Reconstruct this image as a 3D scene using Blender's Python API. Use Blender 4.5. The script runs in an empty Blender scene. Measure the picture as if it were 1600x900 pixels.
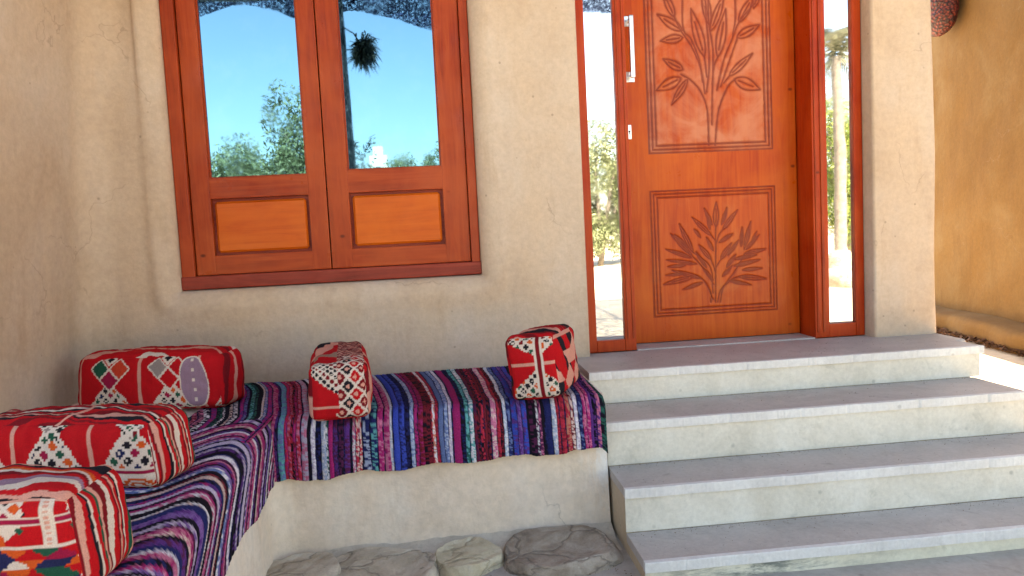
import bpy, bmesh, math, random
import numpy as np
from mathutils import Vector, Matrix

R = math.radians
S = bpy.context.scene
COL = S.collection
rnd = random.Random(7)
rng = np.random.default_rng(7)

# ------------------------------------------------------------------ camera
CAMZ = 1.19
cam_d = bpy.data.cameras.new('camera')
cam = bpy.data.objects.new('camera', cam_d)
COL.objects.link(cam)
S.camera = cam
cam_d.sensor_width = 36.0
cam_d.sensor_fit = 'HORIZONTAL'
cam_d.lens = 36.0 * 1150 / 1600
cam_d.clip_start = 0.05
cam_d.clip_end = 2000
_r = Vector((0.99398268, -0.09713458, -0.05062908))
_d = Vector((-0.05761187, -0.07048308, -0.99584788))
_f = Vector((0.09316276, 0.99277238, -0.07565507))
m = Matrix((_r, -_d, -_f)).transposed().to_4x4()
m.translation = (0, 0, CAMZ)
cam.matrix_world = m

# ------------------------------------------------------------------ world, sun, exposure
W = bpy.data.worlds.new('World')
S.world = W
W.use_nodes = True
nt = W.node_tree
nt.nodes.clear()
sky = nt.nodes.new('ShaderNodeTexSky')
sky.sky_type = 'NISHITA'
sky.sun_disc = False
sd = Vector((0.20, 0.62, 0.78)).normalized()          # towards the sun: behind the house
sky.sun_elevation = math.asin(sd.z)
sky.sun_rotation = math.atan2(sd.x, sd.y)
sky.air_density = 1.0
sky.dust_density = 1.2
sky.ozone_density = 1.6
bg = nt.nodes.new('ShaderNodeBackground')
bg.inputs['Strength'].default_value = 0.10
wo = nt.nodes.new('ShaderNodeOutputWorld')
nt.links.new(sky.outputs[0], bg.inputs[0])
nt.links.new(bg.outputs[0], wo.inputs[0])
sl = bpy.data.lights.new('sun', 'SUN')
sl.energy = 5.0
sl.angle = R(0.5)
sl.color = (1.0, 0.95, 0.87)
so = bpy.data.objects.new('sun', sl)
COL.objects.link(so)
so.location = (3, 12, 16)
so.rotation_euler = (-sd).to_track_quat('-Z', 'Y').to_euler()
S.view_settings.view_transform = 'Standard'
S.view_settings.look = 'None'
S.view_settings.gamma = 1
S.view_settings.use_curve_mapping = False
S.view_settings.exposure = 3.03
S.view_settings.use_white_balance = True
S.view_settings.white_balance_temperature = 8600
S.view_settings.white_balance_tint = 10
S.render.engine = 'CYCLES'
S.cycles.max_bounces = 8
S.cycles.diffuse_bounces = 5
S.cycles.use_denoising = True

# ------------------------------------------------------------------ object helpers
def tag(o, label=None, cat=None, group=None, kind=None):
    if label: o['label'] = label
    if cat: o['category'] = cat
    if group: o['group'] = group
    if kind: o['kind'] = kind
    return o

def empty(name, loc=(0, 0, 0), rz=0.0, rot=None):
    o = bpy.data.objects.new(name, None)
    COL.objects.link(o)
    o.empty_display_size = 0.1
    o.location = loc
    o.rotation_euler = rot if rot else (0, 0, rz)
    return o

def link_mesh(name, me, mat, parent=None):
    o = bpy.data.objects.new(name, me)
    COL.objects.link(o)
    if mat: me.materials.append(mat)
    if parent: o.parent = parent
    return o

def bm_obj(name, bm, mat, parent=None, smooth=False):
    me = bpy.data.meshes.new(name)
    bmesh.ops.recalc_face_normals(bm, faces=bm.faces)
    bm.to_mesh(me)
    bm.free()
    if smooth:
        me.polygons.foreach_set('use_smooth', [True] * len(me.polygons))
    return link_mesh(name, me, mat, parent)

def add_box(bm, x0, x1, y0, y1, z0, z1, bev=0.0, seg=2):
    g = bmesh.ops.create_cube(bm, size=1.0)
    vs = g['verts']
    for v in vs:
        v.co = Vector((x0 if v.co.x < 0 else x1, y0 if v.co.y < 0 else y1, z0 if v.co.z < 0 else z1))
    if bev > 0:
        es = list({e for v in vs for e in v.link_edges})
        bmesh.ops.bevel(bm, geom=es, offset=bev, segments=seg, affect='EDGES', profile=0.6)

def box_obj(name, boxes, mat, parent=None, bev=0.0, seg=2):
    bm = bmesh.new()
    for b in boxes:
        add_box(bm, *b, bev=bev, seg=seg)
    return bm_obj(name, bm, mat, parent)

def add_tube(bm, pts, rads, n=10):
    rings = []
    for i, p in enumerate(pts):
        p = Vector(p)
        a = Vector(pts[max(i - 1, 0)]); b = Vector(pts[min(i + 1, len(pts) - 1)])
        t = (b - a).normalized()
        ref = Vector((0, 0, 1)) if abs(t.z) < 0.9 else Vector((1, 0, 0))
        u = t.cross(ref).normalized(); w = t.cross(u)
        rr = rads[i] if isinstance(rads, (list, tuple)) else rads
        rings.append([bm.verts.new(p + (u * math.cos(k * 2 * math.pi / n) + w * math.sin(k * 2 * math.pi / n)) * rr) for k in range(n)])
    for i in range(len(rings) - 1):
        for k in range(n):
            bm.faces.new((rings[i][k], rings[i][(k + 1) % n], rings[i + 1][(k + 1) % n], rings[i + 1][k]))
    bm.faces.new(rings[0][::-1]); bm.faces.new(rings[-1])

def np_mesh(name, V, F, mat, parent=None, col=None, smooth=True):
    """V (n,3), F (m,4) or (m,3) int, col (n,3) linear colours as a point attribute."""
    V = np.asarray(V, np.float32); F = np.asarray(F, np.int32)
    me = bpy.data.meshes.new(name)
    k = F.shape[1]
    me.vertices.add(len(V)); me.vertices.foreach_set('co', V.ravel())
    me.loops.add(F.size); me.loops.foreach_set('vertex_index', F.ravel())
    me.polygons.add(len(F))
    me.polygons.foreach_set('loop_start', np.arange(len(F), dtype=np.int32) * k)
    me.polygons.foreach_set('use_smooth', np.full(len(F), smooth))
    me.update(calc_edges=True)
    if col is not None:
        at = me.attributes.new('dye', 'FLOAT_COLOR', 'POINT')
        c4 = np.ones((len(V), 4), np.float32); c4[:, :3] = col
        at.data.foreach_set('color', c4.ravel())
    me.validate()
    return link_mesh(name, me, mat, parent)

def grid_faces(nu, nv, off=0):
    i = np.arange(nu - 1)[:, None]; j = np.arange(nv - 1)[None, :]
    a = (i * nv + j).ravel() + off
    return np.stack([a, a + nv, a + nv + 1, a + 1], 1)

def snoise(x, y, z, f, seed=0, n=5):
    """cheap smooth noise: a sum of rotated sines, about -1..1"""
    r = np.random.default_rng(seed)
    out = 0.0
    for _ in range(n):
        d = r.normal(size=3); d /= np.linalg.norm(d)
        k = f * r.uniform(0.6, 1.7)
        out = out + np.sin((x * d[0] + y * d[1] + z * d[2]) * k * 2 * math.pi + r.uniform(0, 6.28))
    return out / n * 1.3

# ------------------------------------------------------------------ materials
class NT:
    def __init__(s, name):
        s.m = bpy.data.materials.new(name); s.m.use_nodes = True
        s.t = s.m.node_tree; s.b = s.t.nodes['Principled BSDF']
    def n(s, ty, **kw):
        o = s.t.nodes.new(ty)
        for k, v in kw.items():
            if k in o.inputs: o.inputs[k].default_value = v
            else: setattr(o, k, v)
        return o
    def l(s, a, b): s.t.links.new(a, b)
    def coord(s, scale=(1, 1, 1), kind='Object'):
        tc = s.n('ShaderNodeTexCoord'); mp = s.n('ShaderNodeMapping')
        mp.inputs['Scale'].default_value = scale
        s.l(tc.outputs[kind], mp.inputs[0]); return mp.outputs[0]
    def noise(s, vec, scale, detail=6, rough=0.6, dist=0.0):
        o = s.n('ShaderNodeTexNoise'); o.inputs['Scale'].default_value = scale
        o.inputs['Detail'].default_value = detail; o.inputs['Roughness'].default_value = rough
        o.inputs['Distortion'].default_value = dist
        s.l(vec, o.inputs['Vector']); return o.outputs['Fac']
    def ramp(s, fac, stops):
        o = s.n('ShaderNodeValToRGB'); e = o.color_ramp.elements
        while len(e) > 1: e.remove(e[-1])
        e[0].position = stops[0][0]; e[0].color = (*stops[0][1], 1)
        for p, c in stops[1:]:
            x = e.new(p); x.color = (*c, 1)
        s.l(fac, o.inputs[0]); return o.outputs[0]
    def mix(s, fac, a, b, mode='MIX'):
        o = s.n('ShaderNodeMix', data_type='RGBA', blend_type=mode)
        for inp, v in ((o.inputs[0], fac), (o.inputs[6], a), (o.inputs[7], b)):
            if hasattr(v, 'links') or isinstance(v, bpy.types.NodeSocket): s.l(v, inp)
            elif isinstance(v, (int, float)): inp.default_value = v
            else: inp.default_value = (*v, 1)
        return o.outputs[2]
    def math(s, op, a, b=0.0):
        o = s.n('ShaderNodeMath', operation=op)
        for i, v in enumerate((a, b)):
            if isinstance(v, (int, float)): o.inputs[i].default_value = v
            else: s.l(v, o.inputs[i])
        return o.outputs[0]
    def bump(s, h, strength=0.3, dist=0.01, prev=None):
        o = s.n('ShaderNodeBump'); o.inputs['Strength'].default_value = strength
        o.inputs['Distance'].default_value = dist
        s.l(h, o.inputs['Height'])
        if prev is not None: s.l(prev, o.inputs['Normal'])
        s.l(o.outputs[0], s.b.inputs['Normal']); return o.outputs[0]
    def base(s, c): 
        if isinstance(c, bpy.types.NodeSocket): s.l(c, s.b.inputs['Base Color'])
        else: s.b.inputs['Base Color'].default_value = (*c, 1)

def g3(v): return (v, v, v)

def plaster_mat(name, c0, c1, c2, bump=0.35, whitewash=False):
    t = NT(name)
    v = t.coord(); vs = t.coord((1.6, 1.6, 0.35))
    a = t.noise(v, 1.3, 8, 0.62, 0.4)
    col = t.ramp(a, [(0.36, c0), (0.50, c1), (0.64, c2)])
    st = t.noise(vs, 3.2, 7, 0.6, 0.3)                    # trowel and rain streaks
    col = t.mix(t.ramp(st, [(0.40, g3(0.0)), (0.72, g3(0.62))]), col, tuple(x * y for x, y in zip(c1, (1.14, 1.10, 1.02))))
    st2 = t.noise(vs, 5.0, 7, 0.65, 0.2)
    col = t.mix(t.ramp(st2, [(0.55, g3(0.0)), (0.80, g3(0.55))]), col, tuple(x * y for x, y in zip(c0, (0.80, 0.74, 0.66))))
    f = t.noise(v, 34, 6, 0.7)
    col = t.mix(0.30, col, t.ramp(f, [(0.3, g3(0.62)), (0.7, g3(1.25))]), 'MULTIPLY')
    sp = t.n('ShaderNodeTexVoronoi'); sp.inputs['Scale'].default_value = 9.0
    t.l(v, sp.inputs['Vector'])
    dots = t.ramp(sp.outputs['Distance'], [(0.03, g3(0.5)), (0.065, g3(0.0))])
    col = t.mix(dots, col, (0.16, 0.12, 0.09))
    k = t.n('ShaderNodeTexVoronoi'); k.feature = 'DISTANCE_TO_EDGE'; k.inputs['Scale'].default_value = 1.7
    nz = t.n('ShaderNodeTexNoise'); nz.inputs['Scale'].default_value = 4.0; nz.inputs['Detail'].default_value = 8
    d = t.n('ShaderNodeMix', data_type='VECTOR'); d.inputs[0].default_value = 0.30
    t.l(v, nz.inputs['Vector']); t.l(v, d.inputs[4]); t.l(nz.outputs['Color'], d.inputs[5]); t.l(d.outputs[1], k.inputs['Vector'])
    some = t.ramp(t.noise(v, 2.1, 3), [(0.52, g3(0.0)), (0.60, g3(0.42))])
    col = t.mix(t.math('MULTIPLY', t.ramp(k.outputs['Distance'], [(0.0, g3(1.0)), (0.0045, g3(0.0))]), some), col, (0.20, 0.14, 0.10))
    if whitewash:
        x = t.n('ShaderNodeSeparateXYZ'); t.l(v, x.inputs[0])
        w = t.math('MAXIMUM', t.math('MULTIPLY', t.math('SUBTRACT', x.outputs[0], 0.47), 7.0), 0.0)
        w = t.math('MULTIPLY', w, t.math('MINIMUM', t.math('MULTIPLY', x.outputs[2], 3.4), 1.0))
        f = t.math('MULTIPLY', t.ramp(t.noise(t.coord((2.4, 2.4, 0.9)), 7, 7, 0.7, 0.8), [(0.44, g3(0.0)), (0.56, g3(1.0))]), t.math('MINIMUM', w, 1.0))
        col = t.mix(f, col, (0.74, 0.72, 0.70))
    t.base(col)
    t.b.inputs['Roughness'].default_value = 0.93
    n1 = t.bump(t.noise(v, 6, 6, 0.6), bump, 0.02)
    t.bump(t.noise(v, 90, 5, 0.7), 0.28, 0.004, n1)
    return t.m

M_WALL = plaster_mat('beige_clay_plaster', (0.46, 0.33, 0.235), (0.51, 0.385, 0.295), (0.55, 0.44, 0.36))
M_BENCH = plaster_mat('greyish_clay_plaster', (0.62, 0.48, 0.36), (0.70, 0.58, 0.48), (0.75, 0.67, 0.58), 0.5, True)
M_STEPSIDE = plaster_mat('tan_step_plaster', (0.42, 0.31, 0.21), (0.50, 0.38, 0.26), (0.56, 0.45, 0.33), 0.5)
M_ORANGE = plaster_mat('orange_ochre_plaster', (0.125, 0.058, 0.008), (0.145, 0.074, 0.016), (0.17, 0.102, 0.038))
M_WHITE = plaster_mat('white_far_plaster', (0.62, 0.60, 0.56), (0.70, 0.68, 0.64), (0.75, 0.73, 0.70))

def wood_mat(name, ca, cb, cc, axis='z', rough=0.33, dirt=0.35):
    t = NT(name)
    sc = {'z': (14, 14, 0.9), 'x': (0.9, 14, 14)}[axis]
    v = t.coord(sc); vo = t.coord()
    g = t.noise(v, 2.2, 8, 0.65, 1.2)
    col = t.ramp(g, [(0.28, ca), (0.5, cb), (0.72, cc)])
    b = t.noise(vo, 3.0, 5, 0.6, 0.5)
    col = t.mix(t.ramp(b, [(0.35, g3(0.0)), (0.75, g3(0.75))]), col, tuple(x * y for x, y in zip(cc, (1.12, 1.25, 1.4))))
    k = t.noise(t.coord(tuple(q * 1.9 for q in sc)), 4.5, 6, 0.75, 0.6)
    col = t.mix(t.ramp(k, [(0.60, g3(0.0)), (0.74, g3(dirt))]), col, tuple(x * 0.30 for x in ca))
    w = t.n('ShaderNodeTexVoronoi'); w.inputs['Scale'].default_value = 3.4
    t.l(t.coord((1.3, 1.3, 1.9)), w.inputs['Vector'])
    col = t.mix(t.ramp(w.outputs['Distance'], [(0.028, g3(0.75)), (0.07, g3(0.0))]), col, tuple(x * 0.22 for x in ca))
    t.base(col)
    t.l(t.ramp(t.noise(vo, 9, 5, 0.6), [(0.3, g3(rough - 0.08)), (0.7, g3(rough + 0.17))]), t.b.inputs['Roughness'])
    t.b.inputs['Specular IOR Level'].default_value = 0.20
    t.bump(g, 0.22, 0.004)
    return t.m

RW = ((0.19, 0.016, 0.004), (0.31, 0.032, 0.006), (0.40, 0.062, 0.013))
M_STILE = wood_mat('varnished_wood_upright', *RW, 'z')
M_RAIL = wood_mat('varnished_wood_crosswise', *RW, 'x')
M_FRAMEZ = wood_mat('dark_red_wood_upright', (0.13, 0.012, 0.005), (0.28, 0.028, 0.008), (0.40, 0.058, 0.014), 'z', 0.4, 0.6)
M_FRAMEX = wood_mat('dark_red_wood_crosswise', (0.09, 0.010, 0.007), (0.19, 0.020, 0.012), (0.30, 0.045, 0.025), 'x', 0.45, 0.7)
M_PANEL = wood_mat('orange_wood_panel', (0.42, 0.052, 0.005), (0.52, 0.080, 0.007), (0.58, 0.110, 0.011), 'x', 0.34, 0.15)
M_DOOR = wood_mat('orange_varnished_door_wood', (0.34, 0.030, 0.003), (0.44, 0.055, 0.005), (0.50, 0.088, 0.009), 'z', 0.33, 0.15)
M_DFRAME = wood_mat('door_frame_wood', (0.24, 0.014, 0.003), (0.36, 0.027, 0.004), (0.44, 0.052, 0.009), 'z', 0.34, 0.3)

def carve_mat(name, wear_sheen, lo):
    t = NT(name)
    v = t.coord((14, 14, 0.9)); vo = t.coord()
    g = t.noise(v, 2.0, 8, 0.6, 1.0)
    col = t.ramp(g, [(0.3, (0.35, 0.034, 0.004)), (0.5, (0.45, 0.060, 0.006)), (0.7, (0.51, 0.092, 0.012))])
    b = t.noise(vo, 5.0, 5, 0.6, 0.6)
    col = t.mix(t.ramp(b, [(lo, g3(0.0)), (lo + 0.25, g3(0.75))]), col, wear_sheen)
    a = t.n('ShaderNodeAttribute', attribute_name='dye')
    col = t.mix(t.math('MULTIPLY', a.outputs['Fac'], 0.88), col, (0.15, 0.011, 0.004))
    t.base(col)
    t.l(t.ramp(t.noise(vo, 8, 5, 0.6), [(0.3, g3(0.30)), (0.7, g3(0.48))]), t.b.inputs['Roughness'])
    t.b.inputs['Specular IOR Level'].default_value = 0.24
    t.bump(g, 0.15, 0.003)
    return t.m
M_CARVE = carve_mat('carved_varnished_wood', (0.48, 0.12, 0.03), 0.5)
M_CARVE_SHEEN = carve_mat('carved_wood_painted_sheen', (0.55, 0.20, 0.11), 0.36)  # paler patches paint the sky's sheen on varnish into the colour, besides wear

def glass_mat(name, tint):
    t = NT(name)
    v = t.coord()
    d = t.noise(v, 7, 6, 0.7)
    t.base(t.mix(t.ramp(d, [(0.5, g3(0.0)), (0.85, g3(0.25))]), tint, tuple(min(1, x * 0.75 + 0.12) for x in tint)))
    t.b.inputs['Metallic'].default_value = 1.0
    t.l(t.ramp(d, [(0.4, g3(0.012)), (0.8, g3(0.05))]), t.b.inputs['Roughness'])
    t.bump(t.noise(v, 1.8, 2, 0.4), 0.08, 0.01)
    return t.m
M_GLASSB = glass_mat('blue_reflective_glass', (0.120, 0.255, 0.345))
M_GLASSC = glass_mat('clear_reflective_glass', (0.66, 0.68, 0.70))

def metal_mat(name, c, rough):
    t = NT(name)
    t.base(t.mix(t.noise(t.coord((1, 1, 0.2)), 60, 4), tuple(x * 0.8 for x in c), c))
    t.b.inputs['Metallic'].default_value = 1.0
    t.b.inputs['Roughness'].default_value = rough
    return t.m
M_STEEL = metal_mat('brushed_steel', (0.80, 0.80, 0.80), 0.28)
M_BLACK = metal_mat('black_keyhole', (0.03, 0.03, 0.03), 0.5)

def stone_mat(name, c0, c1, c2, stain, sc=1.0, amt=0.5, rough=0.75):
    t = NT(name)
    v = t.coord()
    col = t.ramp(t.noise(v, 3.2 * sc, 9, 0.66, 0.5), [(0.3, c0), (0.5, c1), (0.7, c2)])
    f = t.noise(v, 60 * sc, 5, 0.7)
    col = t.mix(0.35, col, t.ramp(f, [(0.3, g3(0.70)), (0.7, g3(1.2))]), 'MULTIPLY')
    s = t.noise(v, 9 * sc, 7, 0.7, 0.8)
    col = t.mix(t.ramp(s, [(0.58, g3(0.0)), (0.72, g3(amt))]), col, stain)
    w = t.n('ShaderNodeTexVoronoi'); w.inputs['Scale'].default_value = 7.0
    t.l(v, w.inputs['Vector'])
    col = t.mix(t.ramp(w.outputs['Distance'], [(0.035, g3(0.6)), (0.08, g3(0.0))]), col, stain)
    t.base(col)
    t.b.inputs['Roughness'].default_value = rough
    t.bump(t.noise(v, 26 * sc, 7, 0.7), 0.35, 0.006)
    return t
M_TREAD = stone_mat('grey_mauve_tread_stone', (0.38, 0.335, 0.31), (0.45, 0.405, 0.375), (0.52, 0.465, 0.43), (0.25, 0.22, 0.20), 1.2, 0.55, 0.6).m
M_NOSE = stone_mat('pale_nosing_stone', (0.58, 0.56, 0.54), (0.66, 0.64, 0.62), (0.72, 0.71, 0.69), (0.36, 0.35, 0.33), 1, 0.3, 0.55).m
M_RISER = stone_mat('pale_riser_plaster', (0.56, 0.52, 0.44), (0.66, 0.62, 0.54), (0.72, 0.69, 0.62), (0.34, 0.33, 0.28), 1.0, 0.45, 0.8).m

def rock_mat(name, c0, c1, c2, stain, sc):
    t = stone_mat(name, c0, c1, c2, stain, sc, 0.6, 0.92)
    src = t.b.inputs['Base Color'].links[0].from_socket
    v = t.coord((1.0, 1.0, 3.0))
    k = t.n('ShaderNodeTexVoronoi'); k.feature = 'DISTANCE_TO_EDGE'; k.inputs['Scale'].default_value = 5.0
    d = t.n('ShaderNodeMix', data_type='VECTOR'); d.inputs[0].default_value = 0.18
    nz = t.n('ShaderNodeTexNoise'); nz.inputs['Scale'].default_value = 6.0; nz.inputs['Detail'].default_value = 6
    t.l(v, nz.inputs['Vector']); t.l(v, d.inputs[4]); t.l(nz.outputs['Color'], d.inputs[5]); t.l(d.outputs[1], k.inputs['Vector'])
    crack = t.ramp(k.outputs['Distance'], [(0.0, g3(0.55)), (0.03, g3(0.0))])
    t.base(t.mix(crack, src, stain))
    h = t.math('ADD', t.math('MULTIPLY', t.ramp(k.outputs['Distance'], [(0.0, g3(0.0)), (0.06, g3(1.0))]), 0.35), t.noise(v, 14, 9, 0.75, 0.6))
    t.bump(h, 0.9, 0.018)
    return t.m

def moss_mat():
    t = stone_mat('stained_lowest_riser', (0.56, 0.52, 0.42), (0.66, 0.62, 0.50), (0.72, 0.69, 0.58), (0.34, 0.33, 0.25), 1.0, 0.5, 0.8)
    src = t.b.inputs['Base Color'].links[0].from_socket
    v = t.coord((1, 1, 5))
    s = t.noise(v, 4.0, 8, 0.75, 0.5)
    x = t.n('ShaderNodeSeparateXYZ'); t.l(t.coord(), x.inputs[0])
    w = t.math('SUBTRACT', 1.0, t.math('MULTIPLY', t.math('ABSOLUTE', t.math('SUBTRACT', x.outputs[0], 0.98)), 1.7))
    w = t.math('MAXIMUM', w, 0.0)
    f = t.math('MULTIPLY', t.ramp(s, [(0.43, g3(0.0)), (0.56, g3(1.0))]), w)
    t.base(t.mix(f, src, (0.13, 0.15, 0.14)))
    return t.m
M_MOSS = moss_mat()
M_CONC = stone_mat('taupe_concrete', (0.34, 0.30, 0.265), (0.41, 0.365, 0.325), (0.48, 0.43, 0.39), (0.16, 0.14, 0.12), 0.7, 0.4, 0.85).m
M_ROCKG = rock_mat('grey_rock', (0.40, 0.32, 0.23), (0.56, 0.465, 0.36), (0.68, 0.59, 0.48), (0.13, 0.12, 0.10), 2.2)
M_ROCKC = rock_mat('cream_rock', (0.50, 0.41, 0.27), (0.64, 0.54, 0.38), (0.72, 0.64, 0.50), (0.26, 0.21, 0.14), 2.6)
M_ROCKB = rock_mat('brown_rock', (0.20, 0.145, 0.105), (0.40, 0.32, 0.25), (0.56, 0.48, 0.40), (0.10, 0.08, 0.065), 2.2)
M_MORTAR = stone_mat('grey_beige_mortar', (0.44, 0.37, 0.29), (0.56, 0.48, 0.39), (0.64, 0.56, 0.47), (0.20, 0.17, 0.14), 1.6, 0.6, 0.9).m
M_SAND = stone_mat('pale_sand', (0.46, 0.39, 0.30), (0.55, 0.48, 0.38), (0.62, 0.56, 0.46), (0.36, 0.29, 0.21), 0.25, 0.4, 0.95).m
M_SOIL = stone_mat('brown_soil', (0.12, 0.07, 0.04), (0.19, 0.12, 0.07), (0.27, 0.18, 0.11), (0.07, 0.045, 0.03), 3, 0.6, 0.95).m
M_LITTER = stone_mat('dry_brown_litter', (0.06, 0.03, 0.018), (0.11, 0.05, 0.025), (0.2, 0.1, 0.05), (0.03, 0.02, 0.012), 4, 0.6, 0.9).m
M_ROOF = stone_mat('clay_roof', (0.35, 0.28, 0.2), (0.4, 0.33, 0.24), (0.45, 0.38, 0.3), (0.25, 0.2, 0.15), 1, 0.4, 0.9).m
M_PLANK = wood_mat('pale_plank', (0.34, 0.22, 0.12), (0.45, 0.30, 0.17), (0.52, 0.38, 0.24), 'x', 0.7, 0.5)

def fabric_mat(name, mottled, rough_scale=350, strength=0.5, depth=(0.68, 0.68, 0.68)):
    t = NT(name)
    a = t.n('ShaderNodeAttribute', attribute_name='dye')
    v = t.coord()
    f = t.noise(v, rough_scale, 3, 0.7)
    dk = t.mix(1.0, a.outputs['Color'], depth, 'MULTIPLY')
    col = t.mix(mottled, dk, t.ramp(f, [(0.3, g3(0.45)), (0.7, g3(1.5))]), 'MULTIPLY')
    t.base(col)
    t.b.inputs['Roughness'].default_value = 0.95
    t.b.inputs['Specular IOR Level'].default_value = 0.08
    t.bump(f, strength, 0.004)
    return t.m
M_RUG = fabric_mat('rag_rug_weave', 0.55, 240, 0.8, (0.82, 0.80, 0.80))
M_KILIM = fabric_mat('woven_kilim', 0.4, 420, 0.5, (0.80, 0.72, 0.72))

def leaf_mat(name, c0, c1, c2):
    t = NT(name)
    a = t.n('ShaderNodeAttribute', attribute_name='dye')
    v = t.coord()
    t.base(t.ramp(t.math('ADD', t.math('MULTIPLY', t.noise(v, 1.4, 4), 0.5), t.math('MULTIPLY', a.outputs['Fac'], 0.5)), [(0.25, c0), (0.5, c1), (0.75, c2)]))
    t.b.inputs['Roughness'].default_value = 0.55
    return t.m
M_OLIVE = leaf_mat('olive_leaves', (0.07, 0.09, 0.035), (0.14, 0.165, 0.075), (0.22, 0.24, 0.13))
M_GREEN = leaf_mat('fresh_green_leaves', (0.07, 0.12, 0.02), (0.16, 0.22, 0.04), (0.28, 0.32, 0.06))
M_DARKLEAF = leaf_mat('dark_leaves', (0.015, 0.02, 0.015), (0.03, 0.04, 0.028), (0.06, 0.07, 0.045))
M_PALMLEAF = leaf_mat('dusty_palm_leaves', (0.10, 0.11, 0.07), (0.17, 0.18, 0.12), (0.24, 0.24, 0.17))
M_BARK = stone_mat('grey_bark', (0.13, 0.11, 0.09), (0.2, 0.17, 0.14), (0.28, 0.24, 0.2), (0.07, 0.06, 0.05), 3, 0.6, 0.95).m
M_POST = stone_mat('dark_painted_post', (0.035, 0.045, 0.06), (0.05, 0.065, 0.085), (0.07, 0.085, 0.11), (0.02, 0.02, 0.03), 2, 0.5, 0.7).m

def net_mat():
    t = NT('blue_shade_net')
    v = t.coord()
    k = t.n('ShaderNodeTexVoronoi'); k.inputs['Scale'].default_value = 15
    t.l(t.coord((1.0, 1.0, 1.7)), k.inputs['Vector'])
    n = t.noise(v, 22, 5, 0.8, 1.5)
    t.base(t.ramp(n, [(0.35, (0.012, 0.022, 0.075)), (0.5, (0.03, 0.055, 0.16)), (0.62, (0.07, 0.11, 0.25)), (0.74, (0.4, 0.45, 0.5))]))
    t.b.inputs['Roughness'].default_value = 0.9
    hole = t.math('GREATER_THAN', t.noise(v, 30, 3, 0.7, 2.0), 0.57)
    al = t.math('SUBTRACT', 1.0, hole)
    t.l(al, t.b.inputs['Alpha'])
    return t.m
M_NET = net_mat()

def basket_mat():
    t = NT('dark_red_wicker')
    v = t.coord((1, 1, 1))
    w = t.n('ShaderNodeTexVoronoi'); w.inputs['Scale'].default_value = 38
    t.l(v, w.inputs['Vector'])
    t.base(t.ramp(w.outputs['Distance'], [(0.1, (0.22, 0.035, 0.022)), (0.4, (0.12, 0.014, 0.01)), (0.65, (0.03, 0.005, 0.005))]))
    t.b.inputs['Roughness'].default_value = 0.6
    t.bump(w.outputs['Distance'], 1.0, 0.01)
    return t.m
M_BASKET = basket_mat()

# ------------------------------------------------------------------ ground
def ground():
    g = np.concatenate([[-900, -400, -150, -70], np.linspace(-40, 40, 81), [70, 150, 400, 900]])
    X, Y = np.meshgrid(g, g, indexing='ij')
    Z = 0.05 * snoise(X, Y, 0 * X, 0.07, 3) * np.clip((np.hypot(X, Y - 2) - 9) / 12, 0, 1) - 0.0
    V = np.stack([X, Y, Z], -1).reshape(-1, 3)
    tag(np_mesh('ground', V, grid_faces(len(g), len(g)), M_SAND), kind='structure')
ground()

def apron():
    x = np.linspace(-2.6, 2.72, 90); y = np.linspace(-0.6, 2.9, 90)
    X, Y = np.meshgrid(x, y, indexing='ij')
    Z = 0.006 + 0.003 * (1 + snoise(X, Y, 0 * X, 0.8, 11))
    V = np.stack([X, Y, Z], -1).reshape(-1, 3)
    tag(np_mesh('porch_floor', V, grid_faces(90, 90), M_CONC), kind='structure')
apron()

def soil_strip():
    n, k = 70, 14
    V = []
    for i in range(n):
        y = 2.3 + 2.6 * i / (n - 1)
        w = 0.62 + 0.16 * math.sin(y * 5.1) + 0.09 * math.sin(y * 13) - 0.14 * (y - 3)
        for j in range(k):
            t = j / (k - 1)
            x = 2.42 + w * t
            z = 0.012 + 0.07 * (1 - t) ** 0.7 * (0.8 + 0.2 * math.sin(y * 9 + x * 17)) - 0.02 * (t == 1)
            V.append((x, y, z))
    tag(np_mesh('soil_path', V, grid_faces(n, k), M_SOIL), kind='structure')
soil_strip()

# ------------------------------------------------------------------ the house
house = tag(empty('adobe_house', (0.5, 3.5, 0)), 'beige clay plastered house with red wooden window and carved door above the steps', 'house')

def in_house(o):
    o.parent = house
    o.matrix_parent_inverse = house_inv
    return o
bpy.context.view_layer.update()
house_inv = house.matrix_world.inverted()

YW = 3.50
OPEN = [(-1.2075, 0.1895, 0.993, 2.56, 0.062, 3.70), (0.696, 2.160, 0.530, 2.78, 0.014, 3.86)]

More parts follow.
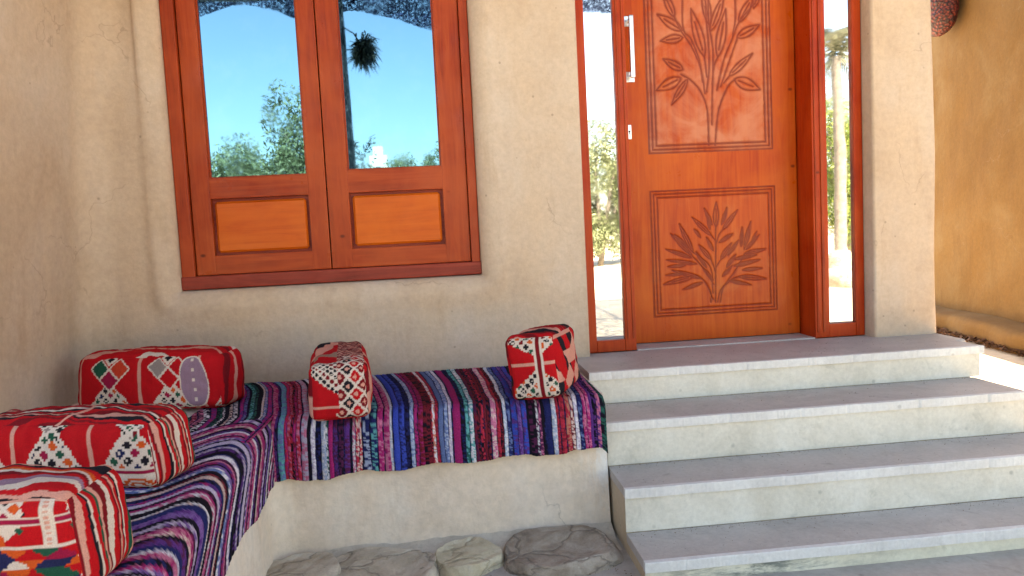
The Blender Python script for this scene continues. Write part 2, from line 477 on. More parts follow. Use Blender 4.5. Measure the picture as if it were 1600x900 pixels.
def house_wall():
    # ground plan of the outer face, left wing first
    path = [(-3.6, 2.37)] 
    def arc(cx, cy, r, a0, a1, n):
        return [(cx + r * math.cos(R(a0 + (a1 - a0) * i / n)), cy + r * math.sin(R(a0 + (a1 - a0) * i / n))) for i in range(n + 1)]
    path += [(-2.6, 2.37), (-1.9, 2.37)]
    path += arc(-1.72, 2.45, 0.08, -90, 0, 6)
    path += [(-1.64, y) for y in np.arange(2.57, 3.34, 0.04)]
    path += arc(-1.50, 3.36, 0.14, 180, 90, 12)
    xs = set(np.round(np.arange(-1.46, 2.46, 0.016), 4))
    for (x0, x1, z0, z1, r, yb) in OPEN:
        for s in (0, 0.0015, 0.004, 0.008, 0.013, 0.02, 0.03, 0.04, 0.05, 0.062):
            xs.add(round(x0 - s, 4)); xs.add(round(x1 + s, 4))
    path += [(x, YW) for x in sorted(xs)]
    path += arc(2.465, 3.54, 0.04, -90, 0, 8)
    path += [(2.505, y) for y in np.arange(3.65, 7.6, 0.25)]
    P = np.array(path)
    zs = set(np.round(np.arange(0.0, 4.22, 0.03), 4))
    for (x0, x1, z0, z1, r, yb) in OPEN:
        for s in (0, 0.0015, 0.004, 0.008, 0.013, 0.02, 0.03, 0.04, 0.05, 0.062):
            zs.add(round(z0 - s, 4)); zs.add(round(z1 + s, 4))
    Z1 = np.array(sorted(zs))
    nu, nv = len(P), len(Z1)
    X = np.repeat(P[:, 0][:, None], nv, 1); Y = np.repeat(P[:, 1][:, None], nv, 1); Z = np.repeat(Z1[None, :], nu, 0)
    front = np.abs(Y - YW) < 1e-6
    Yo = Y.copy(); Xo = X.copy()
    dmin = np.full(X.shape, 9.0)
    for (x0, x1, z0, z1, r, yb) in OPEN:
        dx = np.maximum(np.maximum(x0 - X, X - x1), 0); dz = np.maximum(np.maximum(z0 - Z, Z - z1), 0)
        d = np.hypot(dx, dz)
        ins = (X > x0) & (X < x1) & (Z > z0) & (Z < z1)
        d = np.where(ins, 0, d)
        dmin = np.where(front, np.minimum(dmin, d), dmin)
        q = np.clip(r - d, 0, r)
        Yo = np.where(front & (d < r), Y + r - np.sqrt(np.maximum(r * r - q * q, 0)), Yo)
    # hand-trowelled unevenness, none right at the openings, and the slight batter of the walls
    amp = np.clip((dmin - 0.05) / 0.25, 0, 1)
    nz = snoise(X * 1.0, Y, Z * 0.8, 0.9, 21, 6) * 0.007 + snoise(X, Y, Z, 3.2, 22, 6) * 0.0022
    Yo = Yo + nz * amp * 0.9
    x0, x1, z0, z1 = OPEN[0][:4]                       # hand-formed soft lip round the window
    dw = np.hypot(np.maximum(np.maximum(x0 - X, X - x1), 0), np.maximum(np.maximum(z0 - Z, Z - z1), 0))
    Yo = Yo - np.where(front & (dw > 0), 0.012 * np.exp(-((dw - 0.085) / 0.034) ** 2) * (1 + 0.4 * snoise(X, 0 * X, Z, 1.1, 77)), 0)
    lw = np.clip((-1.30 - X) / 0.2, 0, 1)
    Xo = Xo + lw * (0.085 * (Z - 0.55) + nz * 0.8)
    rw = np.clip((X - 2.40) / 0.06, 0, 1)
    Xo = Xo + rw * (-0.009 * (Z - 0.6) + 0.006 * snoise(X * 0, Y, Z, 1.3, 5))
    V = np.stack([Xo, Yo, Z], -1).reshape(-1, 3)
    F = grid_faces(nu, nv)
    i = np.arange(nu - 1)[:, None] + 0 * np.arange(nv - 1)[None, :]; j = np.arange(nv - 1)[None, :] + 0 * i
    i = i.ravel(); j = j.ravel()
    xm = (P[i, 0] + P[i + 1, 0]) / 2; zm = (Z1[j] + Z1[j + 1]) / 2
    fr = (np.abs(P[i, 1] - YW) < 1e-6) & (np.abs(P[i + 1, 1] - YW) < 1e-6)
    keep = np.ones(len(F), bool)
    for (x0, x1, z0, z1, r, yb) in OPEN:
        keep &= ~(fr & (xm > x0) & (xm < x1) & (zm > z0) & (zm < z1))
    F = F[keep]
    # reveals
    extraV = []; extraF = []; off = len(V)
    idx = np.arange(nu * nv).reshape(nu, nv)
    def strip(ids, yb):
        nonlocal off
        steps = 4
        base = V[ids]
        n = len(ids)
        for s in range(steps + 1):
            t = s / steps
            b = base.copy(); b[:, 1] = base[:, 1] * (1 - t) + yb * t
            extraV.append(b)
        for f in grid_faces(steps + 1, n, off): extraF.append(f)
        off += n * (steps + 1)
    for (x0, x1, z0, z1, r, yb) in OPEN:
        ui = [k for k in range(nu) if abs(P[k, 1] - YW) < 1e-6 and x0 - 1e-5 <= P[k, 0] <= x1 + 1e-5]
        vj = [k for k in range(nv) if z0 - 1e-5 <= Z1[k] <= z1 + 1e-5]
        strip(idx[ui, vj[0]], yb); strip(idx[ui, vj[-1]], yb)
        strip(idx[ui[0], vj], yb); strip(idx[ui[-1], vj], yb)
    V = np.concatenate([V] + extraV); F = np.concatenate([F, np.array(extraF)])
    in_house(np_mesh('wall', V, F, M_WALL))
    # the rest of the shell: rear, left side, inner lining behind the openings
    in_house(box_obj('rear_wall', [(-3.6, 2.49, 7.42, 7.6, 0, 4.2), (-3.6, -3.45, 2.39, 7.41, 0, 4.2)], M_WALL))
    in_house(box_obj('partition_wall', [(-3.4, 2.45, 3.90, 3.98, 0, 4.1)], M_WALL))
    in_house(box_obj('added_sunshade', [(2.53, 3.65, 3.47, 7.6, 3.98, 4.08)], M_ROOF))  # added overhang, out of view, keeps sun off the step ends
    in_house(box_obj('roof', [(-3.44, -1.50, 2.42, 3.60, 3.98, 4.1), (-3.44, 2.45, 3.60, 7.41, 3.98, 4.1)], M_ROOF))
house_wall()

def part(name, mat, parent, boxes, bev=0.003, label=None):
    o = box_obj(name, boxes, mat, parent, bev)
    o.matrix_parent_inverse = house_inv if parent is house else Matrix()
    if label: o['label'] = label
    return o

# ---- window: frame is the part, sashes, panes and panels are its pieces
wf = part('window', M_FRAMEZ, house, [
    (-1.206, -1.146, 3.556, 3.68, 0.995, 2.52), (0.146, 0.188, 3.556, 3.68, 0.995, 2.52),
    (-1.145, 0.145, 3.556, 3.68, 2.46, 2.52)], 0.005)
def sub(name, mat, parent, boxes, bev=0.003, seg=2, label=None):
    # children of house parts keep world coordinates: the part carries the house offset already
    o = box_obj(name, boxes, mat, None, bev, seg)
    o.parent = parent
    o.matrix_parent_inverse = Matrix()
    if label: o['label'] = label
    return o
sub('frame_sill', M_FRAMEX, wf, [(-1.208, 0.192, 3.546, 3.68, 0.996, 1.058)], 0.008, 3)

def sash(x0, x1, gx0, gx1, zb, zg):
    yf, yb = 3.572, 3.612
    bm = bmesh.new()
    add_box(bm, x0, gx0 - 0.004, yf, yb, zb, 2.458, 0.004)
    add_box(bm, gx1 + 0.004, x1, yf, yb, zb, 2.458, 0.004)
    o = bm_obj('sash', bm, M_STILE, wf)
    a, b = gx0 - 0.0055, gx1 + 0.0055
    zp0, zp1 = 1.150, 1.414
    for za, zc in ((zb, zp0), (zp1, zg), (2.37, 2.457)):
        bm = bmesh.new()
        add_box(bm, a, b, yf + 0.001, yb, za, zc, 0.003)
        bm_obj('sash_rail', bm, M_RAIL, wf)
    # raised panel in a dark groove
    bm = bmesh.new()
    add_box(bm, a, b, yb - 0.012, yb + 0.004, zp0 - 0.004, zp1 + 0.004)
    bm_obj('panel_bed', bm, M_FRAMEX, wf)
    bm = bmesh.new()
    add_box(bm, gx0 + 0.010, gx1 - 0.010, yf + 0.006, yb - 0.010, zp0 + 0.012, zp1 - 0.014, 0.010, 1)
    bm_obj('panel', bm, M_PANEL, wf)
    # pane with thin dark beads
    bm = bmesh.new()
    add_box(bm, a, b, 3.598, 3.604, zg - 0.003, 2.373)
    p = bm_obj('pane', bm, M_GLASSB, wf)
    bm = bmesh.new()
    add_box(bm, a, gx0 + 0.003, 3.590, 3.597, zg, 2.37)
    add_box(bm, gx1 - 0.003, b, 3.590, 3.597, zg, 2.37)
    add_box(bm, gx0 + 0.003, gx1 - 0.003, 3.590, 3.597, zg, zg + 0.004)
    bm_obj('glazing_bead', bm, M_FRAMEZ, wf)
sash(-1.141, -0.5225, -1.050, -0.611, 1.060, 1.512)
sash(-0.5175, 0.1430, -0.414, 0.021, 1.060, 1.524)

# ---- door
def groove_map(w, h, lines, sig, res=0.0026):
    nu, nv = int(w / res) + 1, int(h / res) + 1
    x = np.linspace(0, w, nu); z = np.linspace(0, h, nv)
    X, Z = np.meshgrid(x, z, indexing='ij')
    D = np.full(X.shape, 1e9)
    for pl in lines:
        P = np.array(pl)
        for a, b in zip(P[:-1], P[1:]):
            lo = np.minimum(a, b) - 0.014; hi = np.maximum(a, b) + 0.014
            i0, i1 = np.searchsorted(x, [lo[0], hi[0]]); j0, j1 = np.searchsorted(z, [lo[1], hi[1]])
            if i0 >= i1 or j0 >= j1: continue
            xx = X[i0:i1, j0:j1]; zz = Z[i0:i1, j0:j1]
            ab = b - a; L = (ab ** 2).sum() + 1e-12
            t = np.clip(((xx - a[0]) * ab[0] + (zz - a[1]) * ab[1]) / L, 0, 1)
            d = np.hypot(xx - a[0] - t * ab[0], zz - a[1] - t * ab[1])
            D[i0:i1, j0:j1] = np.minimum(D[i0:i1, j0:j1], d)
    wob = 1 + 0.25 * snoise(X, Z, 0 * X, 18, 4)
    return X, Z, np.exp(-(D / (sig * wob)) ** 2)

def smooth_line(pts, n=8):
    P = [np.array(p, float) for p in pts]
    if len(P) < 3: return P
    out = []
    Q = [2 * P[0] - P[1]] + P + [2 * P[-1] - P[-2]]
    for i in range(1, len(Q) - 2):
        for k in range(n):
            t = k / n
            a, b, c, d = Q[i - 1], Q[i], Q[i + 1], Q[i + 2]
            out.append(0.5 * ((2 * b) + (c - a) * t + (2 * a - 5 * b + 4 * c - d) * t * t + (3 * b - a - 3 * c + d) * t ** 3))
    out.append(P[-1])
    return out

def leaf_loop(b, t, w, bend=0.0):
    b = np.array(b, float); t = np.array(t, float); d = t - b; n = np.array([-d[1], d[0]]) / (np.hypot(*d) + 1e-9)
    L = []
    for s in (1, -1):
        side = []
        for k in range(13):
            q = k / 12
            side.append(b + d * q + n * (s * w / 2 * math.sin(math.pi * q ** 0.8) + bend * math.sin(math.pi * q)))
        L.append(side)
    L.append([b + d * 0.15 + n * bend * 0.5, b + d * 0.5 + n * bend, b + d * 0.72 + n * bend * 0.8])
    return L

def carved_panel(x0, z0, w, h, lines, frame_insets, label, mat=None, sig=0.0044):
    mat = mat or M_CARVE
    ln = list(lines)
    for s in frame_insets:
        ln.append([(s, s), (w - s, s), (w - s, h - s), (s, h - s), (s, s)])
    X, Z, G = groove_map(w, h, ln, sig)
    nu, nv = X.shape
    ys = 3.7355
    Y = ys + 0.0042 * G
    edge = (X < 1e-6) | (Z < 1e-6) | (X > w - 1e-6) | (Z > h - 1e-6)
    Y = np.where(edge, 3.742, Y)
    V = np.stack([X + x0, Y, Z + z0], -1).reshape(-1, 3)
    c = np.repeat(np.clip(G * 0.95, 0, 1).reshape(-1, 1), 3, 1)
    o = np_mesh('carved_panel', V, grid_faces(nu, nv)[:, ::-1], mat, None, c)
    o['label'] = label
    return o

leaf = part('door', M_DOOR, house, [(0.956, 1.884, 3.740, 3.790, 0.576, 2.70)], 0.003)
# lower panel: a spreading plant with many narrow leaves (drawing units of the carving)
PW, PH = 0.680, 0.664
def low(p):
    zx, zy = p
    xl = 400 + 25 * (zy - 88) / 592; xr = 995 + 15 * (zy - 48) / 592
    u = (zx - xl) / (xr - xl)
    return (u * PW, (680 - 40 * u - zy) / 592 * PH)
LL = []
for b, t, w in [((712, 250), (714, 135), 36), ((694, 240), (657, 165), 18), ((740, 238), (765, 160), 18), ((745, 262), (812, 170), 26),
                ((690, 290), (600, 208), 28), ((684, 262), (672, 196), 14), ((606, 372), (540, 240), 30), ((602, 386), (500, 285), 24),
                ((598, 395), (478, 358), 22), ((690, 402), (632, 335), 26), ((668, 440), (618, 368), 18), ((622, 424), (482, 408), 20),
                ((640, 490), (508, 455), 24), ((604, 486), (470, 522), 30), ((735, 402), (786, 325), 26), ((728, 322), (792, 280), 20),
                ((846, 352), (877, 222), 24), ((832, 338), (836, 250), 18), ((856, 352), (916, 284), 18), ((850, 372), (948, 350), 24),
                ((800, 432), (920, 400), 22), ((820, 482), (950, 490), 30), ((764, 438), (806, 378), 20), ((770, 500), (880, 520), 18),
                ((650, 510), (560, 545), 18), ((570, 430), (490, 440), 18), ((585, 350), (520, 290), 18), ((640, 300), (610, 262), 16), ((700, 360), (668, 300), 18),
                ((770, 380), (820, 310), 18), ((880, 330), (905, 268), 16), ((800, 400), (905, 378), 18), ((840, 450), (930, 440), 18), ((700, 500), (650, 440), 18),
                ((745, 480), (790, 430), 18), ((560, 470), (480, 480), 16)]:
    for s in leaf_loop(b, t, w * 0.66): LL.append([low(q) for q in s])
for pl in [[(712, 602), (712, 440), (711, 240)], [(690, 602), (688, 552), (645, 492), (600, 470)], [(700, 560), (690, 450), (650, 400), (605, 370)],
           [(735, 602), (748, 535), (800, 460), (850, 372)], [(722, 602), (740, 540), (790, 495), (822, 482)], [(704, 520), (650, 440), (600, 386)],
           [(712, 330), (728, 285), (745, 262)], [(711, 315), (690, 290)], [(712, 442), (735, 402)], [(712, 462), (690, 402)], [(700, 590), (660, 505), (605, 486)]]:
    LL.append([low(q) for q in smooth_line(pl)])
def keep_parent(o, parent):
    o.parent = parent
    return o
keep_parent(carved_panel(1.0855, 0.704, PW, PH, LL, (0.006, 0.022, 0.040), 'lower square carved door panel with a many-leaved spreading plant'), leaf)
# upper panel: a taller plant with broad leaves
UW, UH = 0.672, 0.94
def upm(p):
    zx, zy = p
    xl = 20 + 30 * zy / 870; xr = 735 + 15 * zy / 835
    u = (zx - xl) / (xr - xl)
    return (u * UW, (870 - 35 * u - zy) * 0.00093)
UL = []
for b, t, w in [((240, 192), (100, 108), 50), ((242, 228), (118, 250), 44), ((242, 402), (133, 348), 44), ((230, 448), (94, 518), 58),
                ((268, 455), (178, 594), 34), ((362, 330), (288, 72), 54), ((436, 330), (482, 70), 50), ((545, 222), (674, 148), 48),
                ((500, 432), (632, 306), 36), ((530, 448), (674, 502), 64), ((556, 140), (640, -10), 42), ((196, 120), (132, -20), 40),
                ((392, 160), (352, -60), 44), ((398, 190), (474, -10), 40), ((242, 20), (200, -120), 44), ((534, 20), (568, -110), 44),
                ((384, 0), (386, -110), 56), ((640, 60), (690, -90), 34), ((150, 30), (96, -60), 34)]:
    for s in leaf_loop(b, t, w): UL.append([upm(q) for q in s])
for pl in [[(385, 812), (376, 620), (340, 520), (290, 462), (232, 428)], [(420, 812), (438, 630), (490, 492), (540, 445)],
           [(402, 700), (405, 540), (410, 300), (388, 150), (384, 0)], [(372, 520), (388, 400), (384, 250), (368, 60)],
           [(365, 530), (340, 390), (290, 275), (232, 192), (190, 110)], [(352, 470), (336, 360), (290, 240), (244, 180), (240, 10)],
           [(430, 510), (470, 345), (520, 225), (556, 140), (640, 40)], [(452, 490), (505, 340), (548, 222)], [(520, 225), (536, 120), (535, 10)],
           [(470, 470), (500, 432)], [(405, 480), (415, 380), (436, 330)], [(376, 440), (362, 330)]]:
    UL.append([upm(q) for q in smooth_line(pl)])
keep_parent(carved_panel(1.0885, 1.550, UW, UH, UL, (0.006, 0.024, 0.044), 'upper tall carved door panel with a broad-leaved plant', M_CARVE_SHEEN, 0.0062), leaf)

def handle():
    bm = bmesh.new()
    for z in (1.945, 2.222):
        add_box(bm, 0.986, 1.030, 3.732, 3.7395, z - 0.026, z + 0.026, 0.002)
        add_tube(bm, [(1.008, 3.735, z), (1.008, 3.685, z)], 0.009, 12)
    add_box(bm, 0.996, 1.020, 3.672, 3.688, 1.93, 2.238, 0.006, 3)
    bm_obj('handle', bm, M_STEEL, leaf)
    bm = bmesh.new()
    add_box(bm, 0.984, 1.004, 3.733, 3.7395, 1.632, 1.706, 0.003)
    bm_obj('keyhole_plate', bm, M_STEEL, leaf)
    bm = bmesh.new()
    add_tube(bm, [(0.994, 3.7325, 1.672), (0.994, 3.7345, 1.672)], 0.005, 12)
    add_box(bm, 0.992, 0.996, 3.7322, 3.7328, 1.655, 1.670)
    bm_obj('keyhole', bm, M_BLACK, leaf)
handle()

# door frame with its two sidelights
df = part('door_frame', M_DFRAME, house, [
    (0.702, 0.748, 3.586, 3.80, 0.568, 2.76), (0.894, 0.950, 3.586, 3.80, 0.568, 2.76),
    (1.890, 1.966, 3.586, 3.80, 0.568, 2.76), (2.112, 2.157, 3.586, 3.80, 0.568, 2.76),
    (0.7485, 0.8935, 3.588, 3.80, 0.568, 0.627), (1.9665, 2.1115, 3.588, 3.80, 0.568, 0.637),
    (0.951, 1.889, 3.588, 3.80, 2.705, 2.76)], 0.004)
sub('frame_moulding', M_FRAMEZ, df, [
    (0.904, 0.912, 3.580, 3.585, 0.63, 2.70), (0.932, 0.940, 3.580, 3.585, 0.63, 2.70),
    (1.900, 1.906, 3.580, 3.585, 0.60, 2.70), (1.930, 1.942, 3.579, 3.585, 0.60, 2.70),
    (0.744, 0.7495, 3.590, 3.634, 0.629, 2.70), (0.8925, 0.8975, 3.590, 3.634, 0.629, 2.70),
    (1.9625, 1.969, 3.590, 3.634, 0.639, 2.70), (2.1095, 2.1155, 3.590, 3.634, 0.639, 2.70)], 0.001, 1)
sub('sidelight_pane', M_GLASSC, df, [(0.7495, 0.8925, 3.606, 3.612, 0.628, 2.704)], 0, label='left narrow mirror-like sidelight pane beside the door')
sub('sidelight_pane', M_GLASSC, df, [(1.9675, 2.1105, 3.606, 3.612, 0.638, 2.704)], 0, label='right narrow mirror-like sidelight pane beside the door')
sub('lintel', M_FRAMEX, df, [(0.70, 2.158, 3.587, 3.80, 2.762, 2.779)], 0)

# ------------------------------------------------------------------ steps
st = tag(empty('entrance_steps', (1.5, 2.7, 0)), 'flight of four pale stone steps leading up to the carved wooden door', 'steps')
STP = [(0.088, 2.288, 2.528, 2.46), (0.251, 2.528, 2.79, 2.42), (0.425, 2.790, 3.10, 2.385), (0.566, 3.10, 3.60, 2.43)]
def steps():
    X0 = 0.606
    bm = bmesh.new()
    prof = []
    z = 0.0
    for i, (zt, y0, y1, xr) in enumerate(STP):
        prof.append((y0 + 0.012, z - (0.0 if i == 0 else 0.034)))
        prof.append((y0 + 0.012, zt - 0.034)); z = zt
    prof.append((3.49, 0.566 - 0.034)); prof.append((3.49, 0.0))
    a = [bm.verts.new((X0 + 0.004, y, zz)) for y, zz in prof]
    b = [bm.verts.new((2.375, y, zz)) for y, zz in prof]
    bm.faces.new(a); bm.faces.new(b[::-1])
    for i in range(len(prof)):
        j = (i + 1) % len(prof)
        bm.faces.new((a[i], b[i], b[j], a[j]))
    o = bm_obj('step_body', bm, M_STEPSIDE, st); o.location = (-1.5, -2.7, 0)
    zprev = 0.0
    for i, (zt, y0, y1, xr) in enumerate(STP):
        nx = 60
        # riser face, slightly uneven
        xs = np.linspace(X0 + 0.001, xr - 0.012, nx); zz = np.linspace(zprev + 0.0015, zt - 0.0345, 8)
        A, B = np.meshgrid(xs, zz, indexing='ij')
        Y = y0 + 0.006 + 0.0018 * snoise(A, B, 0 * A, 2.2, 30 + i)
        Vf = np.stack([A, Y, B], -1).reshape(-1, 3)
        # sides of the riser slab so it is a solid plate
        Vb = Vf.copy(); Vb[:, 1] = y0 + 0.0115
        F = grid_faces(nx, 8); n = len(Vf)
        ring = [k * 8 for k in range(nx)] + [(nx - 1) * 8 + k for k in range(1, 8)] + [k * 8 + 7 for k in range(nx - 2, -1, -1)] + [k for k in range(6, 0, -1)]
        sides = np.array([[ring[k], ring[(k + 1) % len(ring)], ring[(k + 1) % len(ring)] + n, ring[k] + n] for k in range(len(ring))])
        r = np_mesh('riser', np.concatenate([Vf, Vb]), np.concatenate([F, grid_faces(nx, 8, n)[:, ::-1], sides]), M_MOSS if i == 0 else M_RISER, st, smooth=False)
        r.location = (-1.5, -2.7, 0)
        if i == 0: r['label'] = 'lowest riser with dark mossy stains'
        # tread slab; nosing strip is a paler bead along its front
        yend = (y1 + 0.005) if i < 3 else 3.585
        bm = bmesh.new()
        add_box(bm, X0, xr, y0 + 0.0045, yend, zt - 0.0335, zt, 0.003, 2)
        if i == 3:
            add_box(bm, 0.952, 1.888, 3.5855, 3.86, zt - 0.030, zt + 0.006, 0.002, 1)
            add_box(bm, 2.375, 2.505, 3.30, 3.62, zt - 0.20, zt - 0.001, 0.02, 3)
        t = bm_obj('tread', bm, M_TREAD, st); t.location = (-1.5, -2.7, 0)
        nx = 90
        bm = bmesh.new()
        rr = random.Random(i)
        prof = [(0.0, -0.0335), (0.0, -0.002), (0.0015, 0.0008), (0.022, 0.0012), (0.024, -0.0335)]
        rows = []
        nx = 260
        for k in range(nx):
            x = X0 - 0.001 + (xr - X0 + 0.002) * k / (nx - 1)
            chip = max(0.0, math.sin(x * 31 + i * 9) * math.sin(x * 11.3 + i) * math.sin(x * 83 + 2 * i) - 0.55) * 0.008
            j = 0.0016 * math.sin(x * 23 + i) + rr.uniform(-0.0005, 0.0005) + chip
            rows.append([bm.verts.new((x, y0 - 0.006 + a + (j if q < 3 else 0), zt + b)) for q, (a, b) in enumerate(prof)])
            if chip > 0: rows[-1][1].co.z -= chip * 0.8; rows[-1][2].co.y += chip * 0.4
        for k in range(nx - 1):
            for q in range(len(prof)):
                q2 = (q + 1) % len(prof)
                bm.faces.new((rows[k][q], rows[k + 1][q], rows[k + 1][q2], rows[k][q2]))
        bm.faces.new(rows[0]); bm.faces.new(rows[-1][::-1])
        t = bm_obj('nosing', bm, M_NOSE, st); t.location = (-1.5, -2.7, 0)
        zprev = zt
steps()

# ------------------------------------------------------------------ the L-shaped bench
SEAT = 0.535
def bench():
    root = tag(empty('adobe_bench', (-0.6, 3.0, 0)), 'built-in L-shaped clay bench along the wall under the striped rugs', 'bench')
    # outline of the seat's front edge, from the steps to the far end of the left wing
    def arc(cx, cy, r, a0, a1, n):
        return [(cx + r * math.cos(R(a0 + (a1 - a0) * i / n)), cy + r * math.sin(R(a0 + (a1 - a0) * i / n))) for i in range(n + 1)]
    line = []
    for k in range(36):
        t = k / 35; line.append((0.598 + (-0.575 - 0.598) * t, 2.765 - 0.03 * t))
    line += arc(-0.575, 2.635, 0.10, 90, 180, 10)
    for k in range(1, 40):
        t = k / 39; line.append((-0.675 + 0.06 * t, 2.63 - 1.43 * t))
    line += [(-0.66, 1.14), (-0.75, 1.12), (-1.2, 1.12), (-1.60, 1.12)]
    line = [p for i, p in enumerate(line) if i == 0 or math.dist(p, line[i - 1]) > 1e-4]
    L = np.array(line)
    d = np.gradient(L, axis=0); d /= np.linalg.norm(d, axis=1)[:, None]
    nrm = np.stack([d[:, 1], -d[:, 0]], 1)          # towards the seat's inside
    # make sure it points inside (towards the wall / left)
    if nrm[0][1] < 0: nrm = -nrm
    prof = []
    for z in np.linspace(-0.02, SEAT - 0.05, 16): prof.append((0.0 - 0.02 * (1 - z / SEAT) ** 3, z))
    for a in range(1, 9): prof.append((0.05 - 0.05 * math.cos(R(a * 11.25)), SEAT - 0.05 + 0.05 * math.sin(R(a * 11.25))))
    nu, nv = len(L), len(prof)
    V = np.zeros((nu, nv, 3))
    for j, (o, z) in enumerate(prof):
        V[:, j, 0] = L[:, 0] + nrm[:, 0] * o; V[:, j, 1] = L[:, 1] + nrm[:, 1] * o; V[:, j, 2] = z
    nz = snoise(V[..., 0], V[..., 1], V[..., 2], 1.7, 41) * 0.008 + snoise(V[..., 0], V[..., 1], V[..., 2], 6, 42) * 0.003
    fade = np.ones(nu); fade[:2] = 0
    V[..., 0] += nrm[:, 0][:, None] * nz * fade[:, None]; V[..., 1] += nrm[:, 1][:, None] * nz * fade[:, None]
    body = np_mesh('front', V.reshape(-1, 3), grid_faces(nu, nv), M_BENCH, root)
    body.location = (0.6, -3.0, 0)
    box = box_obj('seat', [(-1.72, 0.604, 2.82, 3.56, 0.0, SEAT), (-1.72, -0.74, 1.17, 2.819, 0.0, SEAT)], M_BENCH, root, 0.0)
    # the seat deck between the rounded front and the wall
    V2 = []; F2 = []
    top = V[:, -1, :]
    n = len(top)
    for k in range(n): V2.append(top[k])
    for k in range(n):
        x, y = line[k]
        V2.append((x if y > 2.70 else -0.80, max(y, 1.17) if y < 2.70 else 2.86, SEAT + 0.0005))
    for k in range(n - 1): F2.append((k, k + 1, n + k + 1, n + k))
    o = np_mesh('seat_lip', V2, F2, M_BENCH, root); o.location = (0.6, -3.0, 0)
    box.location = (0.6, -3.0, 0)
    return root
bench()

# ------------------------------------------------------------------ rag rugs
PAL = dict(k=(0.012, 0.010, 0.018), n=(0.02, 0.025, 0.12), b=(0.035, 0.07, 0.42), s=(0.13, 0.19, 0.40), m=(0.40, 0.025, 0.15), p=(0.60, 0.17, 0.30),
           l=(0.50, 0.43, 0.58), w=(0.72, 0.70, 0.76), u=(0.11, 0.035, 0.21), d=(0.10, 0.02, 0.07), r=(0.50, 0.03, 0.06), g=(0.02, 0.11, 0.09),
           t=(0.10, 0.38, 0.40), o=(0.62, 0.22, 0.16), c=(0.70, 0.52, 0.48), a=(0.22, 0.02, 0.035), v=(0.19, 0.10, 0.32), i=(0.38, 0.45, 0.62))
# (end position in the weave sketch, ground dye, fleck dye)
BACK = [(20, 'k', 'g'), (32, 'g', 'k'), (42, 'k', 'w'), (60, 'k', 'k'), (70, 'c', 'k'), (90, 'w', 'k'), (97, 'k', 'k'), (112, 'm', 'u'), (126, 'u', 's'), (132, 'k', 'k'),
        (150, 'g', 't'), (162, 'g', 'k'), (182, 'k', 'k'), (190, 'c', 'w'), (203, 's', 'l'), (222, 'm', 'u'), (250, 'm', 'p'), (258, 'u', 'k'),
        (285, 's', 't'), (298, 'm', 'r'), (312, 'r', 'p'), (320, 'k', 'r'), (332, 'a', 'm'), (348, 'r', 'p'), (376, 'l', 'p'), (386, 'k', 'k'), (404, 'w', 'l'),
        (424, 'n', 'k'), (446, 'i', 'w'), (453, 'w', 'g'), (472, 'm', 'm'), (490, 'u', 'd'), (512, 'd', 'k'), (536, 'd', 'u'), (543, 'k', 'k'), (555, 'p', 'w'), (568, 'r', 'c'),
        (580, 'c', 'r'), (612, 'n', 'i'), (640, 't', 'n'), (664, 'm', 'p'), (690, 'p', 'm'), (699, 'w', 'i'), (726, 'b', 'b'), (750, 'b', 'n'), (768, 'n', 'k'), (785, 'i', 's'),
        (800, 'm', 'd'), (820, 'a', 'm'), (852, 'k', 'a'), (858, 'r', 'k'), (868, 'w', 'o'), (880, 'r', 'a'), (902, 's', 's'), (920, 's', 'i'), (934, 'l', 'w'), (968, 'm', 'm'),
        (984, 'k', 'n'), (1000, 't', 'g'), (1020, 'w', 't'), (1034, 'd', 'a'), (1045, 'k', 'a'), (1060, 'r', 'k'), (1072, 'a', 'a'), (1084, 'a', 'k'), (1108, 'p', 'c'),
        (1122, 'r', 'a'), (1134, 'a', 'k'), (1150, 'w', 'i'), (1166, 's', 'n'), (1192, 'b', 'u'), (1210, 'u', 'v'), (1232, 'b', 'u'), (1240, 'k', 'k'), (1268, 'k', 'd'), (1276, 'w', 'd'),
        (1290, 'd', 'p'), (1300, 'k', 'k'), (1330, 'n', 'n'), (1352, 'i', 'w'), (1362, 'a', 'r'), (1384, 'r', 'a'), (1406, 'o', 'r'), (1420, 'c', 'a'), (1438, 'w', 'l'), (1456, 'n', 's'),
        (1472, 'p', 'm'), (1488, 'm', 'p'), (1498, 'u', 'u'), (1512, 'k', 'u'), (1528, 'p', 'u'), (1560, 'k', 'g')]

def stripe_colour(s, ends, g0, g1, along, seed, fleck=0.5):
    """s: position in the weave sequence, along: position along the strand"""
    idx = np.clip(np.searchsorted(ends, s), 0, len(ends) - 1)
    lo = np.concatenate([[ends[0] - (ends[1] - ends[0])], ends[:-1]])[idx]; wd = ends[idx] - lo
    t = np.clip((s - lo) / wd, 0, 1)
    cellA = np.floor(along / 0.0065 + idx * 3.7 + np.where(t > 0.5, 0.5, 0)).astype(int)
    h = np.sin(cellA * 12.9898 + idx * 78.233 + np.floor(t * 2.2) * 37.719 + seed) * 43758.5453
    h = h - np.floor(h)
    c = np.where((h < fleck)[..., None], g1[idx], g0[idx])
    return c, t, idx, h

def gap_stripes(ends, g0, g1, first):
    """paint gap shade as a thin dark stripe between broader strands"""
    e2, a2, b2 = [], [], []
    lo = first
    for e, a, b in zip(ends, g0, g1):
        w = e - lo
        if w > 0.011 and max(a) > 0.08:
            e2.append(lo + w * 0.20); a2.append(PAL['k']); b2.append(PAL['n'])  # shade of the gap between strands, put into the dye
        e2.append(e); a2.append(a); b2.append(b); lo = e
    return np.array(e2), np.array(a2), np.array(b2)

def rib(t): return np.sqrt(np.clip(1 - (2 * t - 1) ** 2, 0, 1))

